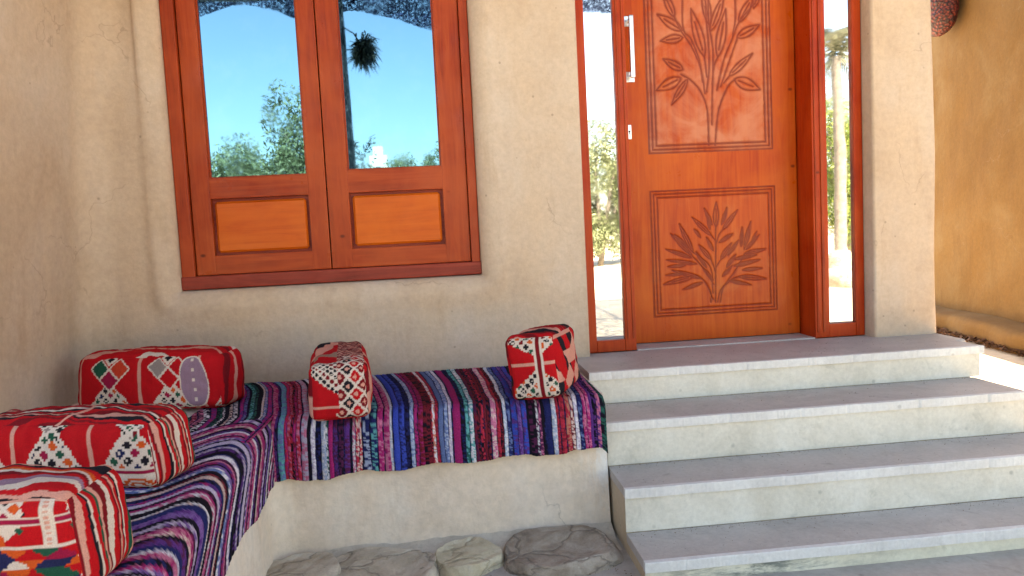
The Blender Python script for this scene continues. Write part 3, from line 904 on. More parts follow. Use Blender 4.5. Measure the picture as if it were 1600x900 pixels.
def back_rug():
    ends = np.array([340 + e / 2.58 for e, _, _ in BACK])
    # sketch position -> metres along the wall, measured on the bench front
    ends = -0.795 + (ends - 375) * (0.590 + 0.795) / (939.5 - 375)
    g0 = np.array([PAL[a] for _, a, _ in BACK]); g1 = np.array([PAL[b] for _, _, b in BACK])
    extra = [('m', 'u'), ('k', 'w'), ('p', 'k'), ('a', 'p'), ('k', 'g'), ('u', 'l'), ('d', 'k'), ('c', 'a')]
    e2 = []; x = ends[0] - 0.012
    for k in range(len(extra)): e2.append(x); x -= 0.022
    ends = np.concatenate([np.array(e2[::-1]), ends]); g0 = np.concatenate([[PAL[a] for a, _ in extra[::-1]], g0]); g1 = np.concatenate([[PAL[b] for _, b in extra[::-1]], g1])
    ends, g0, g1 = gap_stripes(ends, g0, g1, ends[0] - 0.02)
    def piece(x0, x1, hang):
        nx = int((x1 - x0) / 0.0032) + 2
        xs = np.linspace(x0, x1, nx)
        # profile along the strand: from the wall forward, over the edge and down
        pr = []
        if hang:
            for y in np.arange(3.478, 2.80, -0.006): pr.append((y, SEAT + 0.012))
            for a in range(1, 11): pr.append((2.80 - 0.062 * math.sin(R(a * 9)), SEAT + 0.012 - 0.062 * (1 - math.cos(R(a * 9)))))
            for z in np.arange(SEAT - 0.056, 0.308, -0.006): pr.append((2.738, z))
        else:
            for y in np.arange(3.478, 2.42, -0.006): pr.append((y, SEAT + 0.012))
        P = np.array(pr); nv = len(P)
        sd_ = np.concatenate([[0], np.cumsum(np.hypot(*np.diff(P, axis=0).T))])
        X = np.repeat(xs[:, None], nv, 1); Y = np.repeat(P[:, 0][None], nx, 0); Z = np.repeat(P[:, 1][None], nx, 0); A = np.repeat(sd_[None], nx, 0)
        # front line follows the bench (slightly skewed), back edge a little wavy
        skew = np.clip((0.60 - X) / 1.2, 0, 1) * -0.03
        near = np.clip((3.1 - Y) / 0.4, 0, 1)
        if hang: Y = Y + skew * near
        Y = np.where(A < 0.02, Y - 0.012 * (1 + snoise(X, 0 * X, 0 * X, 9, 5)) * (1 - A / 0.02), Y)
        if hang:
            L = sd_[-1]
            cut = 0.009 * snoise(X, 0 * X, 0 * X, 2.3, 6) + 0.006 * snoise(X, 0 * X, 0 * X, 20, 7) + 0.010
            dn = np.clip((A - (L - 0.15)) / 0.15, 0, 1)
            ragged = 0.007 * np.sin(np.floor(X / 0.012) * 12.3) + 0.018 * (X + 0.1) + 0.016
            Z = Z + (cut + ragged) * dn
            Y = Y - 0.012 * (1 + snoise(X, 0 * X, 0 * X, 3.4, 16)) * np.clip((A - 0.70) / 0.25, 0, 1)
        # strands drift sideways a little
        drift = 0.006 * snoise(0.3 * X, A, 0 * X, 1.8, 8) + 0.0035 * snoise(X * 2, A, 0 * X, 6, 9)
        fan = (0.07 - 0.16 * X) * np.clip(1 - A / 0.68, 0, 1) * (0.9 + 0.25 * snoise(X, A, 0 * X, 1.2, 14))
        s = X - drift + fan
        c, t, idx, h = stripe_colour(s, ends, g0, g1, A, 1.0, 0.42)
        solid = (g0[idx] == g1[idx]).all(-1)
        hh = 0.0042 * rib(t) + 0.0016 * (h - 0.5) + 0.0012 * snoise(X, A, 0 * X, 60, 10)
        swell = 0.004 * snoise(X, A, 0 * X, 2.6, 12)
        hh = hh + swell
        # push along the profile normal
        dP = np.gradient(P, axis=0); dP /= np.linalg.norm(dP, axis=1)[:, None]
        ny = dP[:, 1][None]; nz = -dP[:, 0][None]
        Y = Y + ny * hh * 1.0; Z = Z + nz * hh
        # right end slumps where it meets the steps
        if hang:
            e = np.clip((X - 0.56) / 0.035, 0, 1)
            Z = Z - 0.018 * e * e; 
        V = np.stack([X, Y, Z], -1).reshape(-1, 3)
        bend = 0.88 + 0.24 * ((np.sin(idx * 5.3) + 1) / 2)
        return V, grid_faces(nx, nv), (c * bend[..., None]).reshape(-1, 3)
    V1, F1, C1 = piece(-0.655, 0.592, True)
    V2, F2, C2 = piece(-0.985, -0.655, False)
    o = np_mesh('rag_rug', np.concatenate([V1, V2]), np.concatenate([F1, F2 + len(V1)]), M_RUG, None, np.concatenate([C1, C2]))
    sol = o.modifiers.new('thickness', 'SOLIDIFY'); sol.thickness = 0.004; sol.offset = -1
    tag(o, 'rag rug with straight multicoloured stripes hanging over the bench under the window', 'rug')
back_rug()

def left_rug():
    seq = []
    r = random.Random(5)
    order = ['n', 'l', 'k', 'v', 'm', 'k', 'p', 'w', 'n', 'u', 'k', 'c', 'm', 'd', 'l', 'k', 'v', 'n', 'w', 'k', 'p', 'm', 'k', 'l', 'u', 'n', 'c', 'a', 'k', 's', 'v', 'k', 'm', 'p', 'd', 'w', 'n', 'k', 'u', 'l']
    fl = ['k', 'l', 'k', 'l', 'p', 'n', 'm', 'l', 'n', 'd', 'k', 'p', 'p', 'k', 'v', 'k', 'u', 'n', 'c', 'k', 'w', 'm', 'd', 'l', 'm', 'k', 'c', 'k', 'k', 'w', 'v', 'k', 'u', 'p', 'k', 'l', 'n', 'k', 'k', 'v']
    ends = []; g0 = []; g1 = []; s = 0.6
    k = 0
    while s < 3.6:
        s += r.choice((0.012, 0.016, 0.022, 0.028, 0.036))
        ends.append(s); g0.append(PAL[order[k % len(order)]]); g1.append(PAL[fl[k % len(fl)]]); k += 1
    ends = np.array(ends); g0 = np.array(g0); g1 = np.array(g1)
    ny_ = int(1.62 / 0.004)
    ys = np.linspace(1.13, 2.72, ny_)
    pr = []
    for x in np.arange(-1.50, -0.72, 0.0065): pr.append((x, SEAT + 0.024))
    for a in range(1, 11): pr.append((-0.72 + 0.066 * math.sin(R(a * 9)), SEAT + 0.024 - 0.066 * (1 - math.cos(R(a * 9)))))
    for z in np.arange(SEAT - 0.048, 0.315, -0.006): pr.append((-0.654, z))
    P = np.array(pr); nv = len(P)
    A1 = np.concatenate([[0], np.cumsum(np.hypot(*np.diff(P, axis=0).T))])
    Y = np.repeat(ys[:, None], nv, 1); X = np.repeat(P[:, 0][None], ny_, 0); Z = np.repeat(P[:, 1][None], ny_, 0); A = np.repeat(A1[None], ny_, 0)
    X = X + 0.055 * np.clip((2.66 - Y) / 1.46, 0, 1) * np.clip((X + 1.1) / 0.4, 0, 1)
    # far edge runs diagonally: short by the wall, full length over the edge
    far = 2.44 + 0.27 * np.clip((A - 0.35) / 0.45, 0, 1) ** 1.3
    far = far - 0.035 * np.clip((A - 0.9) / 0.2, 0, 1)
    Yn = 1.13 + (Y - 1.13) / (2.72 - 1.13) * (far - 1.13)
    # the weave itself waves: strands swing towards the viewer near the edge
    wave = 0.100 * np.sin((A - 0.62) * 13.0 + 0.9 * Yn) * np.clip((A - 0.2) / 0.3, 0, 1) + 0.02 * np.sin(A * 24 + Yn * 5) + 0.20 * np.clip(A - 0.50, 0, 1)
    s = Yn + wave + 0.003 * snoise(X, Yn, Z, 8, 61)
    c, t, idx, h = stripe_colour(s, ends, g0, g1, A, 4.0, 0.38)
    hh = 0.0045 * rib(t) + 0.0015 * (h - 0.5) + 0.010 * (snoise(X, Yn, 0 * X, 1.6, 62) + 0.8) * np.clip((0.80 - A) / 0.2, 0.25, 1)
    dP = np.gradient(P, axis=0); dP /= np.linalg.norm(dP, axis=1)[:, None]
    X = X - dP[:, 1][None] * hh; Z = Z + dP[:, 0][None] * hh
    L = A1[-1]
    Z = Z + (0.014 * snoise(X * 0, Yn, 0 * X, 2.4, 63) + 0.006 * snoise(X * 0, Yn, 0 * X, 15, 64)) * np.clip((A - (L - 0.12)) / 0.12, 0, 1)
    bend = 0.88 + 0.24 * ((np.sin(idx * 5.3) + 1) / 2)
    o = np_mesh('rag_rug', np.stack([X, Yn, Z], -1).reshape(-1, 3), grid_faces(ny_, nv)[:, ::-1], M_RUG, None, (c * bend[..., None]).reshape(-1, 3))
    sol = o.modifiers.new('thickness', 'SOLIDIFY'); sol.thickness = 0.004; sol.offset = -1
    tag(o, 'rag rug with wavy purple and navy stripes on the left arm of the bench', 'rug')
left_rug()

# ------------------------------------------------------------------ kilim bolsters
RED = (0.56, 0.012, 0.018); CRM = (0.74, 0.66, 0.56); BLK = (0.018, 0.016, 0.022); GRN = (0.015, 0.10, 0.06); ORG = (0.70, 0.11, 0.025)
MAG = (0.36, 0.015, 0.06); NVY = (0.02, 0.025, 0.09); LAV = (0.34, 0.22, 0.30); DRD = (0.22, 0.012, 0.018); PNK = (0.72, 0.36, 0.28)
C = lambda c: np.array(c)

def setc(col, mask, c): col[mask] = c

def lattice(col, mask, a, b, cell, cols):
    """white ground with little diamonds standing on a diagonal lattice"""
    a = np.floor(a / 0.0032) * 0.0032; b = np.floor(b / 0.0032) * 0.0032
    p = (a + b) / cell; q = (a - b) / cell
    fp = p - np.floor(p) - 0.5; fq = q - np.floor(q) - 0.5
    mm = np.maximum(abs(fp), abs(fq))
    pick = (np.floor(p).astype(int) * 2 + np.floor(q).astype(int) * 3) % len(cols)
    setc(col, mask, CRM)
    for k, c in enumerate(cols): setc(col, mask & (mm < 0.33) & (pick == k), c)
    setc(col, mask & (mm < 0.13) & (pick % 3 == 0), CRM)

def qz(v, s=0.0065): return np.floor(v / s) * s + s / 2

def motif(u, v, H, u0, P, low_band, top_small=True):
    u = qz(u); v = qz(v)
    col = np.zeros(u.shape + (3,)); col[:] = RED
    hb = low_band
    d = np.abs((u - u0 + P / 2) % P - P / 2)
    k = np.floor((u - u0 + P / 2) / P)
    up = v > hb
    vv = np.clip((v - hb) / (H - hb), 0, 1)
    setc(col, up & (np.abs(d - P / 2) < 0.006), PNK)
    tri = up & (d < (1 - vv) ** 1.0 * P * 0.40 + 0.002)
    lattice(col, tri, u - u0, v, 0.042, [BLK, GRN, MAG, NVY, ORG, BLK])
    edge = up & (d < (1 - vv) * P * 0.40 + 0.002) & (d > (1 - vv) * P * 0.40 - 0.008)
    setc(col, edge, CRM)
    if top_small:
        inv = up & (d < (vv - 0.62) * P * 0.55)
        lattice(col, inv, u - u0 + 0.01, v, 0.034, [GRN, (0.30, 0.24, 0.22), BLK, DRD])
    # double line between the two bands
    ln = (v < hb) & (v > hb - 0.0065 * 3)
    setc(col, ln, MAG); setc(col, (v < hb) & (v > hb - 0.0065), CRM); setc(col, (v < hb - 0.013) & (v > hb - 0.0205), CRM)
    # lower band: white wedges carrying a comb of arcs, red between
    lb = v < hb - 0.0205
    hh = hb - 0.0205
    w = np.clip(v / max(hh, 1e-3), 0, 1)
    wedge = lb & (d < 0.022 + w * P * 0.20)
    setc(col, wedge, CRM)
    setc(col, lb & (np.abs(d - P / 2) < 0.007), PNK)
    cc = v - hh * 0.28
    for r0 in (0.016, 0.034):
        ring = lb & (np.abs(np.hypot(d * 0.9, cc * 1.25) - r0) < 0.0055) & (cc > -0.004)
        odd = (k % 2 == 0)
        setc(col, ring & odd, ORG); setc(col, ring & ~odd, BLK)
    setc(col, lb & (v < 0.0065), CRM)
    return col

def streaks(a, b, seed, cols, f=38):
    w = a * f + 2.2 * np.sin(b * 9 + seed) + 0.9 * np.sin(b * 27 + seed * 2 + a * 12) + 0.35 * np.sin(b * 90 + a * 40)
    s2 = (w / 1.7 + 0.9 * np.sin(w * 0.43 + b * 15)) % len(cols)
    out = np.array(cols)[np.floor(s2).astype(int) % len(cols)]
    return out

def triangles(u, v, cell, seed):
    u = qz(u, 0.004); v = qz(v, 0.004)
    row = np.floor(v / cell); fv = v / cell - row
    sh = (row % 2) * 0.5
    q = u / cell * 0.36 + sh; ci = np.floor(q); fu = q - ci
    up = np.abs(fu - 0.5) < (1 - fv) * 0.5
    ci2 = np.floor(q + 0.5)
    pal = np.array([ORG, GRN, RED, NVY, CRM, GRN, RED, NVY, ORG, MAG])
    ia = (ci * 3 + row * 2 + seed).astype(int) % 10
    ib = (ci2 * 7 + row * 5 + 4 + seed).astype(int) % 10
    return np.where(up[..., None], pal[ia], pal[ib])

def cushion(loc, rz, dims, pattern, label, tilt=(0.0, 0.0), seed=0, r=0.038, puff=0.014, res=0.0030):
    Lx, Ly, Lz = dims
    h = np.array([Lx / 2, Ly / 2, Lz / 2])
    Vs = []; Fs = []; Cs = []; off = 0
    specs = {'front': (0, 2, 1, -1), 'back': (0, 2, 1, 1), 'top': (0, 1, 2, 1), 'bottom': (0, 1, 2, -1), 'right': (1, 2, 0, 1), 'left': (1, 2, 0, -1)}
    for face, (a, b, nrm, sg) in specs.items():
        rs = res if face in ('front', 'top', 'right') else res * 2.5
        na = max(8, int(2 * h[a] / rs)); nb = max(8, int(2 * h[b] / rs))
        A, B = np.meshgrid(np.linspace(-h[a], h[a], na), np.linspace(-h[b], h[b], nb), indexing='ij')
        Q = np.zeros(A.shape + (3,)); Q[..., a] = A; Q[..., b] = B; Q[..., nrm] = sg * h[nrm]
        inn = np.clip(Q, -(h - r), h - r)
        d = Q - inn; ln = np.linalg.norm(d, axis=-1, keepdims=True)
        Pn = d / np.maximum(ln, 1e-9)
        Pt = inn + Pn * r
        w = (1 - (A / h[a]) ** 2) * (1 - (B / h[b]) ** 2)
        Pt[..., nrm] += sg * puff * w * (0.3 if face == 'bottom' else 1)
        x, y, z = Pt[..., 0], Pt[..., 1], Pt[..., 2]
        n1 = snoise(x, y, z, 4.5, 100 + seed) * 0.0065 + snoise(x, y, z, 13, 200 + seed) * 0.0026 + snoise(x, y * 2, z, 30, 230 + seed) * 0.0010
        if face == 'bottom': n1 = n1 * 0
        Pt = Pt + Pn * n1[..., None] * np.clip((z + h[2]) / 0.03, 0, 1)[..., None]
        Pt[..., 0] *= 1 - 0.03 * (Pt[..., 2] / h[2])
        col = pattern(face, A + h[a], B + h[b], 2 * h[a], 2 * h[b])
        V = Pt.reshape(-1, 3)
        F = grid_faces(na, nb, off)
        # orient outward
        e1 = np.zeros(3); e1[a] = 1; e2 = np.zeros(3); e2[b] = 1
        if np.cross(e1, e2)[nrm] * sg < 0: F = F[:, ::-1]
        Vs.append(V); Fs.append(F); Cs.append(col.reshape(-1, 3)); off += len(V)
    V = np.concatenate(Vs); V[:, 2] += h[2]
    o = np_mesh('kilim_cushion', V, np.concatenate(Fs), M_KILIM, None, np.concatenate(Cs))
    o.location = loc; o.rotation_euler = (tilt[0], tilt[1], rz)
    tag(o, label, 'cushion', 'red patterned kilim bolsters on the bench')
    return o

STK = [RED, DRD, PNK, RED, BLK, CRM, RED, RED, GRN, PNK, DRD, CRM]
STK2 = [DRD, RED, BLK, PNK, DRD, RED, CRM, DRD]

def pat1(face, u, v, U, Vv):
    if face == 'front':
        col = motif(u, v, 0.125, 0.163, 0.270, 0.0, False)
        setc(col, (v > 0.12) & (np.abs((u - 0.163 + 0.135) % 0.27 - 0.135) < 0.125), RED)
        uu = qz(u, 0.004); vv = qz(v, 0.004)
        for (cx, cz, c) in ((0.120, 0.172, GRN), (0.210, 0.172, (0.62, 0.06, 0.03)), (0.165, 0.127, MAG), (0.383, 0.176, (0.32, 0.27, 0.25)), (0.473, 0.176, RED), (0.428, 0.130, RED)):
            dd = np.abs(uu - cx) + np.abs(vv - cz)
            setc(col, dd < 0.047, CRM); setc(col, dd < 0.039, c)
        for cx in (0.165, 0.428):
            dd = np.abs(uu - cx) + np.abs(vv - 0.215)
            setc(col, dd < 0.034, CRM); setc(col, dd < 0.018, BLK)
        el = ((u - 0.535) / 0.058) ** 2 + ((v - 0.115) / 0.100) ** 2
        setc(col, el < 1.18, CRM); setc(col, el < 1.0, LAV)
        setc(col, (el < 0.9) & (np.abs(u - 0.537) < 0.006) & ((v * 1000 // 13) % 3 == 0), CRM)
        return col
    if face == 'top':
        return streaks(v, u, 1, [RED, RED, PNK, RED, RED, DRD, RED, CRM, RED], 60)
    return streaks(u, v * 0.5, 3, [RED, RED, DRD, RED, PNK, RED], 90)

def pat2(face, u, v, U, Vv):
    if face == 'front':
        return motif(u, v, Vv, 0.07, 0.228, 0.062, True)
    if face == 'top':
        col = streaks(v, u, 2, [DRD, RED, BLK, PNK, DRD, RED, BLK, CRM, DRD, RED], 150)
        m = (np.abs(u - 0.30 - 0.05 * np.sin(v * 20)) < 0.006); setc(col, m, PNK)
        return col
    return streaks(u, v * 0.5, 5, STK, 210)

def pat3(face, u, v, U, Vv):
    if face == 'front':
        v = v - 0.012
        P, u0 = 0.237, 0.434
        col = np.zeros(u.shape + (3,)); col[:] = RED
        uu = qz(u, 0.004); vv = qz(v, 0.004)
        d = np.abs((uu - u0 + P / 2) % P - P / 2)
        stp = 0.008 * np.abs(((v - 0.15) / 0.012) % 2 - 1)
        lat = (v > 0.156) & (d < 0.082 - stp)
        lattice(col, lat, u - u0, v - 0.170, 0.040, [MAG, ORG, BLK, MAG, GRN, ORG])
        setc(col, (v > 0.184), PNK)
        setc(col, (v > 0.138) & (v < 0.156), CRM); setc(col, (v > 0.143) & (v < 0.151), MAG)
        lb = (v > 0.104) & (v < 0.138)
        w = (v - 0.104) / 0.034
        wedge = lb & (d < 0.030 + w * 0.042)
        setc(col, wedge, CRM)
        cc = v - 0.110
        for r0 in (0.013, 0.030):
            setc(col, lb & (np.abs(np.hypot(d * 0.9, cc * 1.35) - r0) < 0.0050), ORG)
        setc(col, (np.abs(d - 0.068) + np.abs(v - 0.131) * 2 < 0.012) & lb, GRN)
        setc(col, (v > 0.104) & (np.abs(d - P / 2) < 0.011), CRM)
        setc(col, (v > 0.104) & (np.abs(d - P / 2) < 0.005) & ((v * 1000 // 5) % 2 == 0), PNK)
        setc(col, (v > 0.097) & (v < 0.104), CRM)
        low = v <= 0.097
        tr = triangles(u, v, 0.0195, 1)
        col[low] = tr[low]
        return col
    if face == 'top': return streaks(v, u, 7, [PNK, RED, CRM, LAV, RED, DRD, CRM, ORG, RED, BLK], 110)
    return streaks(u, v * 0.6, 9, STK, 210)

def pat4(face, u, v, U, Vv):
    if face in ('front', 'top'):
        y = v if face == 'front' else v + 0.2
        col = np.zeros(u.shape + (3,)); col[:] = RED
        uu = qz(u, 0.004); yy = qz(y, 0.004)
        big = (uu > 0.098 - 0.012 * (yy < 0.03)) 
        a = uu; b = yy
        p = (a * 1.15 + b) / 0.062; q = (a * 1.15 - b) / 0.062
        fp = p - np.floor(p) - 0.5; fq = q - np.floor(q) - 0.5
        mm = np.maximum(abs(fp), abs(fq))
        colb = np.zeros_like(col); colb[:] = CRM
        pk = (np.floor(p) + np.floor(q)).astype(int) % 3
        colb[mm < 0.40] = DRD
        colb[(mm < 0.40) & (pk == 1)] = BLK
        colb[(mm < 0.40) & (pk == 2)] = RED
        colb[mm < 0.16] = PNK
        col[big] = colb[big]
        small = (~big) & (yy > 0.125 - 0.55 * (uu - 0.0)) & (yy < 0.215)
        small = (~big) & (yy > 0.150 - 0.75 * uu + 0.02) & (yy < 0.25)
        lattice(col, small, uu, yy, 0.026, [BLK, DRD, BLK])
        if face == 'top':
            far = y > 0.36
            z = streaks(v, u, 11, [DRD, RED, PNK, BLK, DRD, CRM], 60)
            sel = far & ~big; col[sel] = streaks(v, u, 4, [RED, (0.35, 0.22, 0.16), RED, PNK, BLK], 20)[sel]
            sel = far & big; zz = ((v * 1.0 + 0.012 * np.abs((u / 0.018) % 2 - 1)) / 0.020) % 1
            cz = np.where((zz < 0.35)[..., None], C(PNK), np.where((zz < 0.6)[..., None], C(BLK), C(DRD)))
            col[sel] = cz[sel]
        else:
            setc(col, (~big) & (np.abs(yy - 0.052) < 0.005), PNK)
        return col
    return streaks(u, v, 13, [RED, DRD, PNK, RED, RED], 34)

def pat5(face, u, v, U, Vv):
    if face == 'front':
        uu = qz(u, 0.005); vv = qz(v, 0.005)
        col = np.zeros(u.shape + (3,)); col[:] = RED
        c = np.abs(uu - 0.105)
        lo = vv < 0.085 - 0.02 + (uu - 0.05) * 0.75 * (uu < 0.125) - (uu > 0.125) * (uu - 0.125) * 0.9 + (uu > 0.125) * 0.056
        hi = vv > 0.215 - (uu - 0.02) * 0.50
        hi2 = (uu > 0.135) & (vv > 0.17 + (uu - 0.135) * 0.6)
        lattice(col, lo & (uu > 0.02) & (vv < 0.12), uu, vv, 0.036, [BLK, GRN, BLK, ORG])
        lattice(col, (hi & (uu < 0.13)) | hi2, uu, vv, 0.033, [BLK, DRD, ORG, GRN])
        setc(col, np.abs(vv - 0.135) < 0.006, PNK)
        setc(col, np.abs(uu - 0.128) < 0.016, CRM); setc(col, np.abs(uu - 0.128) < 0.009, DRD)
        setc(col, uu < 0.008, DRD)
        return col
    if face == 'right':
        return triangles(u * 0.9, v, 0.055, 3) * 0 + np.where((triangles(u, v, 0.055, 3)[..., 1] < 0.03)[..., None], np.where((np.sin(u * 37 + v * 23) > 0.1)[..., None], C(BLK), C(RED)), C(PNK) * 1.0)
    if face == 'top': return streaks(v, u, 17, [RED, DRD, BLK, PNK, RED, DRD], 44)
    return streaks(u, v, 19, [DRD, RED, BLK, RED], 40)

ZS = SEAT + 0.017
cushion((-1.175, 3.13, ZS), R(-15), (0.64, 0.20, 0.225), pat1, 'red bolster with a lavender oval, in the corner against the wall', seed=1)
cushion((-1.035, 2.125, ZS + 0.008), R(-13), (0.58, 0.20, 0.190), pat2, 'red bolster with white lattice triangles, in the middle of the left bench arm', seed=2)
cushion((-0.975, 1.490, ZS + 0.004), R(-4), (0.60, 0.20, 0.205), pat3, 'nearest red bolster with green and orange triangles along its lower half', seed=3)
cushion((-0.425, 2.935, ZS), R(7), (0.205, 0.62, 0.200), pat4, 'bolster end-on under the window, half plain red and half diamond lattice', seed=4, r=0.030)
cushion((0.392, 2.865, ZS + 0.002), R(-20), (0.195, 0.42, 0.240), pat5, 'tilted red bolster with crossing bands on the bench end by the steps', tilt=(R(-3), R(-5)), seed=5, r=0.032)

# ------------------------------------------------------------------ rocks at the foot of the bench
def rock(loc, size, mat, label, seed, rz=0.0, flat=0.6):
    bm = bmesh.new()
    bmesh.ops.create_icosphere(bm, subdivisions=6, radius=1.0)
    P = np.array([v.co[:] for v in bm.verts])
    F = np.array([[v.index for v in f.verts] for f in bm.faces])
    bm.free()
    e = 0.72
    Q = np.sign(P) * np.abs(P) ** e
    n = snoise(P[:, 0], P[:, 1], P[:, 2], 0.35, 300 + seed, 6)[:, None] * 0.13 + snoise(P[:, 0], P[:, 1], P[:, 2], 1.1, 400 + seed, 7)[:, None] * 0.045 + snoise(P[:, 0], P[:, 1], P[:, 2], 3.5, 500 + seed, 7)[:, None] * 0.014
    rdg = 1 - np.abs(snoise(P[:, 0], P[:, 1], P[:, 2], 0.9, 600 + seed, 7)) * 1.6
    n = n - 0.035 * np.clip(rdg, 0, 1)[:, None] ** 6 + snoise(P[:, 0], P[:, 1], P[:, 2], 7, 700 + seed, 8)[:, None] * 0.008
    Q = Q * (1 + n)
    ledge = np.clip(Q[:, 2], -9, flat + 0.09 * snoise(P[:, 0], P[:, 1], 0 * P[:, 0], 0.6, seed) + 0.025 * snoise(P[:, 0], P[:, 1], 0 * P[:, 0], 2.6, seed + 50))
    Q[:, 2] = ledge
    Q *= np.array(size)
    o = np_mesh('rock', Q, F, mat)
    o.location = loc; o.rotation_euler = (0, 0, rz)
    tag(o, label, 'rock', 'rocks along the foot of the bench')
rock((-0.560, 2.54, 0.0), (0.145, 0.14, 0.130), M_ROCKG, 'grey rock in the inner corner of the bench foot', 1, 0.3, 0.5)
rock((-0.275, 2.545, -0.02), (0.190, 0.15, 0.140), M_ROCKG, 'long low grey rock between the corner rock and the cream one', 2, -0.1, 0.5)
rock((0.030, 2.585, -0.025), (0.120, 0.12, 0.130), M_ROCKC, 'small rounded cream rock standing out at the bench foot', 3, 0.5, 0.6)
rock((0.375, 2.575, -0.045), (0.235, 0.18, 0.165), M_ROCKB, 'largest brown rock, next to the steps', 4, 0.06, 0.62)
rock((-0.50, 2.22, -0.03), (0.13, 0.14, 0.09), M_ROCKG, 'grey rock against the left bench arm', 5, 0.9)
rock((-0.20, 2.24, -0.03), (0.16, 0.13, 0.08), M_ROCKG, 'flat grey rock in the second row, before the long grey one', 6, 0.2)
rock((0.14, 2.25, -0.03), (0.15, 0.13, 0.08), M_ROCKC, 'flat cream rock in the second row, before the small cream one', 7, 1.2)
rock((-0.47, 1.93, -0.03), (0.14, 0.15, 0.09), M_ROCKG, 'grey rock lying at the near foot of the left bench arm', 8, 0.4)

# mortar bed the rocks sit in
def mortar():
    x = np.linspace(-0.66, 0.598, 120); y = np.linspace(1.9, 2.745, 80)
    X, Y = np.meshgrid(x, y, indexing='ij')
    t = np.clip((Y - 2.55) / 0.19, 0, 1)
    Z = 0.006 + 0.045 * t ** 2.4 + 0.010 * snoise(X, Y, 0 * X, 3.0, 71) + 0.004 * snoise(X, Y, 0 * X, 11, 72) - 0.03 * np.clip((2.1 - Y) / 0.2, 0, 1)
    tag(np_mesh('rock_footing_ground', np.stack([X, Y, Z], -1).reshape(-1, 3), grid_faces(120, 80), M_MORTAR), kind='structure')
mortar()

# ------------------------------------------------------------------ orange house across the passage
oh = tag(empty('orange_house', (7.5, 6, 0)), 'orange ochre plastered house wall across the sunlit passage on the right', 'house')
def orange():
    y = np.linspace(2.6, 11.5, 130); z = np.linspace(0, 3.9, 60)
    Y, Z = np.meshgrid(y, z, indexing='ij')
    base = 5.28 - (Y - 5.4) * -0.17 * 0 
    X = 5.10 - 0.165 * (7.15 - Y) * 1.0 + 0.02 * snoise(Y, Z, 0 * Y, 0.4, 81) + 0.006 * snoise(Y, Z, 0 * Y, 1.6, 82)
    V = np.stack([X, Y, Z], -1).reshape(-1, 3)
    o = np_mesh('wall', V, grid_faces(130, 60)[:, ::-1], M_ORANGE, oh); o.location = (-7.5, -6, 0)
    # ledge at its foot with a rounded top
    pr = [(-0.24, 0.0), (-0.24, 0.12), (-0.225, 0.165), (-0.18, 0.19), (0.02, 0.205)]
    V = []
    for yy in y:
        x0 = 5.10 - 0.165 * (7.15 - yy)
        for q, (a, b) in enumerate(pr):
            V.append((x0 + a + 0.018 * math.sin(yy * 3.1) + 0.01 * math.sin(yy * 9.7 + q), yy, b + 0.008 * math.sin(yy * 4.3)))
    o = np_mesh('ledge', V, grid_faces(130, len(pr)), M_ORANGE, oh); o.location = (-7.5, -6, 0)
    o = box_obj('side_wall', [(4.36, 9.8, 2.58, 2.75, 0, 3.9), (5.85, 9.8, 11.35, 11.5, 0, 3.9), (9.8, 9.95, 2.58, 11.5, 0, 3.9)], M_ORANGE, oh); o.location = (-7.5, -6, 0)
    o = box_obj('roof', [(5.75, 9.95, 2.58, 11.5, 3.9, 4.02)], M_ROOF, oh); o.location = (-7.5, -6, 0)
orange()

# dry litter along the foot of the ledge
def litter():
    V = []; F = []
    r = random.Random(3)
    for k in range(1500):
        y = r.uniform(3.0, 9.5)
        x = 5.10 - 0.165 * (7.15 - y) - 0.24 - abs(r.gauss(0, 0.05))
        z = 0.01 + r.random() * 0.03
        a = r.uniform(0, 6.28); s = r.uniform(0.015, 0.045)
        c, q = math.cos(a) * s, math.sin(a) * s
        n = len(V)
        V += [(x - c, y - q, z), (x + q * 0.4, y - c * 0.4, z + r.uniform(0, 0.03)), (x + c, y + q, z + r.uniform(0, 0.02)), (x - q * 0.4, y + c * 0.4, z + r.uniform(0, 0.03))]
        F.append((n, n + 1, n + 2, n + 3))
    o = np_mesh('dry_leaves', V, F, M_LITTER, smooth=False)
    tag(o, 'dry brown leaves gathered along the foot of the orange wall', 'leaves', kind='stuff')
litter()

def hanging_basket():
    bx = 4.90; by = 6.82
    root = tag(empty('hanging_basket', (bx, by, 2.86)), 'dark red woven basket hanging high on the orange wall', 'basket')
    bm = bmesh.new()
    n = 36; rows = []
    H = 0.62
    for i in range(29):
        t = i / 28
        a = t * H
        w = 0.20 * (1 - (1 - min(1, t / 0.34)) ** 2.2) ** 0.5 + 0.05 * t
        rows.append([bm.verts.new(((w * 0.55 + 0.006 * math.sin(k * 6 + i)) * math.cos(k * 2 * math.pi / n), (w + 0.006 * math.sin(k * 6 + i * 3)) * math.sin(k * 2 * math.pi / n), a)) for k in range(n)])
    for i in range(28):
        for k in range(n):
            bm.faces.new((rows[i][k], rows[i][(k + 1) % n], rows[i + 1][(k + 1) % n], rows[i + 1][k]))
    bm.faces.new(rows[0][::-1])
    bm_obj('weave', bm, M_BASKET, root, True)
    bm = bmesh.new()
    add_tube(bm, [(0, -0.24, H), (0, -0.18, H + 0.15), (0.05, 0, H + 0.26), (0, 0.18, H + 0.15), (0, 0.24, H)], 0.012, 8)
    bm_obj('handle', bm, M_BASKET, root, True)
hanging_basket()

